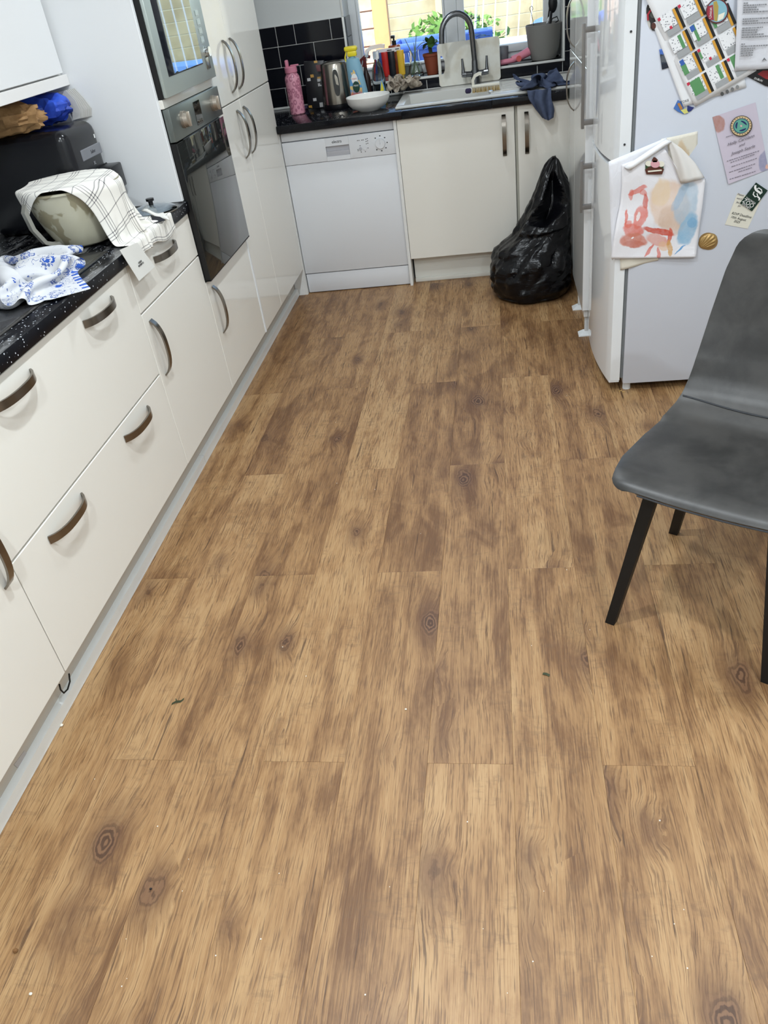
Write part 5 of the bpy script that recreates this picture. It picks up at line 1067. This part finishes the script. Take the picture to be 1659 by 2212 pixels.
def shell_pt(u, t, off=0.):   # u -1..1 across, t 0..1 along
    d = t * TL_; s_ = float(np.interp(d, sd_, [p[0] for p in SP])); z = float(np.interp(d, sd_, [p[1] for p in SP]))
    f_ = max(0, (t - .5) / .5); hl = np.interp(t, [0, .06, .14, .3, .42, .5, .6, .75, .88, .95, 1.], [-.004, -.014, -.026, -.026, -.012, .002, .012, .022, .034, .048, .06])
    hw = CW / 2 - float(hl)
    e0, e1 = d, TL_ - d; rr = .03
    if e0 < rr: hw -= .03 * (1 - math.sqrt(max(0, 1 - ((rr - e0) / rr) ** 2)))
    if e1 < .05: hw -= .06 * (1 - math.sqrt(max(0, 1 - ((.05 - e1) / .05) ** 2)))
    dish = -.012 * (1 - abs(u) ** 2.5) * (1 if t < .45 else .4); wing = .018 * abs(u) ** 3 * max(0, 1 - abs(t - .62) / .3)
    return FL_ + Av * (CW / 2 + u * hw) + Sv * (s_ - wing) + Vector((0, 0, z + dish - .010 * abs(u) ** 8 * (1 if t < .4 else .2)))
tvals = sorted(set([i / 70 for i in range(71)] + [.003, .008, .985, .992, .997]))
b = MB(); nu_, nt = 36, len(tvals)
b.grid(lambda a, c: shell_pt(-math.cos(PI * a) if False else (2 * a - 1), tvals[int(round(c * (nt - 1)))]), nu_, nt - 1)
ch = thing('dining_chair', 'grey faux leather dining chair with black metal legs in front of the fridge', 'chair', FL_ + Av * CW / 2 + Sv * .25)
o = obj('seat_shell', b, chm.m, ch, smooth=180); m = o.modifiers.new('t', 'SOLIDIFY'); m.thickness = .026; m.offset = -1; m.use_rim = True; m = o.modifiers.new('bev', 'BEVEL'); m.width = .008; m.segments = 3; m.limit_method = 'ANGLE'; m.angle_limit = math.radians(50)
ts = .498
PIPE = PM('dark_grey_piping', (46, 48, 52), .5)
obj('seam', MB().tube([shell_pt(-.97 + 1.94 * k / 24, ts - .035 * math.sin(PI * k / 24) * .6) + Vector((-.0008, -.001, .0002)) for k in range(25)], .0022, 6), PIPE, ch)
obj('welt', MB().tube([shell_pt(-.8 + 1.78 * k / 30, 0) + Vector((0, 0, -.004)) - Sv * .0015 for k in range(31)], .0022, 6), PIPE, ch)
for (a_, s_, fa, fs_) in ((.075, .09, .012, .008), (CW - .075, .09, CW - .012, .008), (.085, .36, .0, .455), (CW - .085, .36, CW, .455)):
    T_, F_ = FL_ + Av * a_ + Sv * s_ + Vector((0, 0, .435)), FL_ + Av * fa + Sv * fs_
    bl = MB(); vs = []
    for P_, hw in ((F_, .0125), (T_, .0165)):
        for i, j in ((-1, -1), (1, -1), (1, 1), (-1, 1)): vs.append(P_ + Av * i * hw + Sv * j * hw * .8)
    obj('leg', bl.add(vs, [(3, 2, 1, 0), (4, 5, 6, 7)] + [(i, (i + 1) % 4, 4 + (i + 1) % 4, 4 + i) for i in range(4)]), PM('black_powder_coat', (9, 9, 10), .5) if 'black_powder_coat' not in bpy.data.materials else bpy.data.materials['black_powder_coat'], ch)
obj('under_frame', MB().tube([FL_ + Av * .1 + Sv * .09 + Vector((0, 0, .424)), FL_ + Av * (CW - .08) + Sv * .09 + Vector((0, 0, .424))], .011, 8).tube([FL_ + Av * .1 + Sv * .34 + Vector((0, 0, .424)), FL_ + Av * (CW - .09) + Sv * .355 + Vector((0, 0, .424))], .011, 8), bpy.data.materials['black_powder_coat'], ch)

# ------------------------------------------------------------------ bits on the floor
gq = pt(384, 1518, 'z', 0); LG = PM('dried_herb', (52, 58, 34), .7)
obj('herb_scrap', MB().band([gq + Vector((-.014, -.006, .002)), gq + Vector((-.004, -.001, .005)), gq + Vector((.008, .002, .003)), gq + Vector((.016, .008, .006))], (.3, .6, .7), .006, .001).band([gq + Vector((-.002, 0, .004)), gq + Vector((-.006, .008, .006))], (1, 0, 0), .003, .001), LG, None, 'dried green herb scrap on the floor near the drawer unit', 'scrap')
gq = pt(1180, 1458, 'z', 0); obj('herb_scrap', MB().band([gq + Vector((-.008, .003, .002)), gq + Vector((0, 0, .004)), gq + Vector((.008, -.004, .002))], (.4, .8, .4), .006, .001), LG, None, 'tiny dark green scrap on the floor left of the chair', 'scrap')
CRB = PM('pale_crumb', (226, 220, 206), .8); CRD = PM('brown_crumb', (120, 84, 48), .8)
def crumb(u, v, r, m, label):
    q = pt(u, v, 'z', 0); return obj('crumb', lump((q.x, q.y, r * .6), (r, r * .8, r * .6), u * .1, .3, 8), m, None, label, 'crumb')
crumb(133, 1568, .0055, CRB, 'white crumb against the floor seal on the left'); crumb(67, 2148, .0035, CRB, 'white crumb on the floor near the bottom left corner'); crumb(877, 1533, .003, CRB, 'tiny white crumb in the middle of the floor')
crumb(326, 1921, .003, INK, 'black speck on the floor in the lower left'); crumb(35, 2055, .006, CRD, 'brown crumb near the left frame edge')
q = pt(1337, 846, 'z', 0); cb = MB()
for dx, dy, a in ((0, 0, .3), (.012, -.006, -.4)): cb.band([q + Vector((dx, dy, .002)), q + Vector((dx + .012 * math.cos(a), dy + .012 * math.sin(a), .003))], (0, 0, 1), .003, .002)
obj('crumb', cb, PM('straw_bit', (206, 170, 110), .8), None, 'straw coloured crumb by the fridge foot', 'crumb')
sc = MB(); rs = random.Random(5)
for k in range(46):
    q = pt(rs.uniform(200, 1500), rs.uniform(700, 2150), 'z', 0); r = rs.uniform(.0006, .0014)
    if q.x < -.03 or q.x > 1.45: continue
    sc.box((q.x - r, q.y - r, 0), (q.x + r, q.y + r, r * .8))
obj('fine_crumbs', sc, CRB, None, 'scattered fine pale crumbs over the wooden floor', 'crumbs', kind='stuff')

# ------------------------------------------------------------------ outside
GZ = -.15
struct('ground', MB().box((-14, YW + .29, GZ - .1), (16, 16, GZ)), PM('patio_concrete', (176, 172, 160), .9, var=((150, 150, 130), 2.)))
shw = thing('garden_shed', 'orange timber shed with horizontal boards left outside the window', 'shed', (-.6, 3.2, GZ))
SHB = PM('pinkish_shed_board', (206, 164, 140), .8, var=((214, 196, 182), 3.)); SHP = PM('orange_post', (214, 158, 108), .8)
xr = pt(838, 40, 'y', 3.2).x; xl = pt(806, 40, 'y', 3.2).x
for k in range(16):
    obj('board', MB().box((-2.6, 3.2, GZ + k * .125 + .004), (xl, 3.225, GZ + k * .125 + .121), .004, 1), SHB, shw)
obj('corner_post', MB().box((xl, 3.18, GZ), (xr, 3.3, GZ + 2.1), .004), SHP, shw)
obj('shed_core', MB().box((-2.6, 3.226, GZ), (xl, 3.3, GZ + 2.05)), SHB, shw)
fn = thing('garden_fence', 'weathered board fence with posts behind the plants outside', 'fence', (1, 7.6, GZ))
FNB = PM('weathered_board', (150, 140, 112), .85, var=((176, 168, 140), 2.)); FNP = PM('fence_post', (188, 176, 140), .85)
for px in range(7):
    x = -3.2 + px * 1.83
    obj('post', MB().box((x - .05, 7.55, GZ), (x + .05, 7.65, GZ + 1.9), .006), FNP, fn)
    for k in range(12): obj('board', MB().box((x + .05, 7.6, GZ + .06 + k * .15), (x + 1.78, 7.62, GZ + .06 + k * .15 + .143), .004, 1), FNB, fn)
BLUEP = PM('blue_plastic_crate', (74, 112, 200), .5)
def crate(name, label, c, sz, rot=0., m=BLUEP, holes=True):
    x, y, z = sz; t = thing(name, label, 'crate', c); M_ = Matrix.Translation(c) @ Matrix.Rotation(rot, 4, 'Z')
    obj('wall_panel', MB().box((-x / 2, -y / 2, 0), (x / 2, -y / 2 + .012, z * .9)).box((-x / 2, y / 2 - .012, 0), (x / 2, y / 2, z * .9)).box((-x / 2, -y / 2, 0), (-x / 2 + .012, y / 2, z * .9)).box((x / 2 - .012, -y / 2, 0), (x / 2, y / 2, z * .9)).box((-x / 2, -y / 2, 0), (x / 2, y / 2, .012)).xf(M_), m, t)
    obj('rim', MB().box((-x / 2 - .02, -y / 2 - .02, z * .88), (x / 2 + .02, -y / 2 + .015, z), .006).box((-x / 2 - .02, y / 2 - .015, z * .88), (x / 2 + .02, y / 2 + .02, z), .006).box((-x / 2 - .02, -y / 2, z * .88), (-x / 2 + .015, y / 2, z), .006).box((x / 2 - .015, -y / 2, z * .88), (x / 2 + .02, y / 2, z), .006).xf(M_), m, t)
    if holes:
        b = MB()
        for k in range(9): b.box((-x / 2 + .06 + k * (x - .12) / 9, -y / 2 - .006, z * .2), (-x / 2 + .06 + (k + .45) * (x - .12) / 9, -y / 2 + .002, z * .82))
        obj('rib', b.xf(M_), m, t, kind='stuff')
    return t
gt_ = thing('garden_table', 'pale garden table standing outside below the window view', 'table', (1.3, 2.6, GZ))
obj('table_top', MB().box((.3, 1.9, .56), (2.9, 3.1, .6), .01), PM('white_table', (226, 226, 224), .5), gt_)
for x, y in ((.4, 2.0), (2.8, 2.0), (.4, 3.0), (2.8, 3.0)): obj('leg', MB().box((x - .03, y - .03, GZ), (x + .03, y + .03, .56)), bpy.data.materials['white_table'], gt_)
p0, p1 = pt(858, 62, 'y', 2.2), pt(962, 44, 'y', 2.2)
crate('storage_crate', 'large blue plastic crate outside behind the left window pane', ((p0.x + p1.x) / 2, 2.5, .6), (p1.x - p0.x + .1, .5, .43))
p0, p1 = pt(1020, 45, 'y', 2.1), pt(1066, 36, 'y', 2.1)
crate('storage_crate', 'smaller blue plastic crate outside behind the right window pane', ((p0.x + p1.x) / 2 - .04, 2.25, .6), (p1.x - p0.x + .02, .3, .45), holes=False)
p0, p1 = pt(1080, 75, 'y', 2.3), pt(1135, 60, 'y', 2.3)
crate('laundry_basket', 'white slotted plastic basket outside behind the right window pane', ((p0.x + p1.x) / 2 + .12, 2.75, .6), (p1.x - p0.x + .2, .3, .33), m=PM('white_basket', (226, 230, 236), .5))
ar = thing('clothes_airer', 'white wire clothes airer leaning outside behind the right window pane', 'airer', (1.5, 3.4, GZ))
WIRE = PM('pale_blue_wire', (196, 208, 226), .4)
obj('frame', MB().tube([(.95, 3.3, .75), (1.05, 3.5, 1.6), (2.5, 3.5, 1.6), (2.4, 3.3, .75), (.95, 3.3, .75)], .012, 8).tube([(1.0, 3.3, GZ), (1.0, 3.3, .8)], .012, 8).tube([(2.4, 3.3, GZ), (2.4, 3.3, .8)], .012, 8), WIRE, ar)
wb_ = MB()
for k in range(14): wb_.tube([(1.02 + k * .1, 3.32, .8), (1.1 + k * .1, 3.5, 1.58)], .0055, 6)
obj('rail', wb_, WIRE, ar, kind='stuff')
obj('paddling_pool', MB().lathe([(.001, 0), (1.5, 0), (1.55, .1), (1.55, .95), (1.5, 1.0), (1.45, .95), (1.45, .1)], (3.05, 5.3, GZ), 40), PM('pool_blue', (110, 150, 206), .5), None, 'pale blue round pool outside behind the airer', 'pool')
lf = N('garden_leaf'); lf.set(Base_Color=lf.mix(lf.n('ObjectInfo').outputs['Random'], lin((96, 140, 60)), lin((130, 166, 80))), Roughness=.6)
def bush(name, label, c, r, n, seed):
    rs = random.Random(seed); b = MB()
    for k in range(n):
        a, e, q = rs.uniform(0, 2 * PI), rs.uniform(-.9, 1.3), rs.uniform(.45, 1.) ** .5
        p = Vector(c) + Vector((r[0] * q * math.cos(a) * math.cos(e), r[1] * q * math.sin(a) * math.cos(e), r[2] * (1 + q * math.sin(e)))); s = rs.uniform(.03, .06)
        d1 = Vector((rs.uniform(-1, 1), rs.uniform(-1, 1), rs.uniform(-.6, 1))).normalized(); d2 = d1.cross(Vector((rs.uniform(-1, 1), rs.uniform(-1, 1), rs.uniform(-1, 1)))).normalized()
        b.add([p - d1 * s, p + d2 * s * .45, p + d1 * s, p - d2 * s * .45], [(0, 1, 2, 3)])
    t = thing(name, label, 'bush', (c[0], c[1], GZ)); o = obj('foliage', b, lf.m, t, kind='stuff', smooth=0)
    st = MB()
    for k in range(5): st.tube([(c[0], c[1], GZ), (c[0] + rs.uniform(-.3, .3) * r[0], c[1] + rs.uniform(-.3, .3) * r[1], c[2] + r[2])], [.02, .006], 6)
    obj('stem', st, STEM, t, kind='stuff')
bush('leafy_bush', 'light green bush outside beside the shed corner', (.72, 5.0, GZ), (.72, .5, .62), 1300, 1)
bush('leafy_bush', 'low green bush outside at the right of the fence', (5.2, 6.8, GZ), (.8, .5, .62), 900, 3)

# ------------------------------------------------------------------ groups of like things
GROUPS = {'fridge_magnet': 'magnets on the fridge side', 'painted_sheet': 'painted sheets on the fridge side', 'paper_sheet': 'plain papers on the fridge side', 'spray_bottle': 'spray bottles by the sink', 'potted_plant': 'potted plants on the sill',
          'crumb': 'crumbs on the floor', 'herb_scrap': 'herb scraps on the floor', 'storage_crate': 'blue crates outside', 'leafy_bush': 'bushes outside', 'base_cabinet': 'cream base units of the left run', 'worktop': 'black sparkle worktops', 'end_panel': 'cream filler panels'}
for o in list(S.objects):
    k = o.name.split('.')[0]
    if o.parent is None and o.get('label') and k in GROUPS: o['group'] = GROUPS[k]
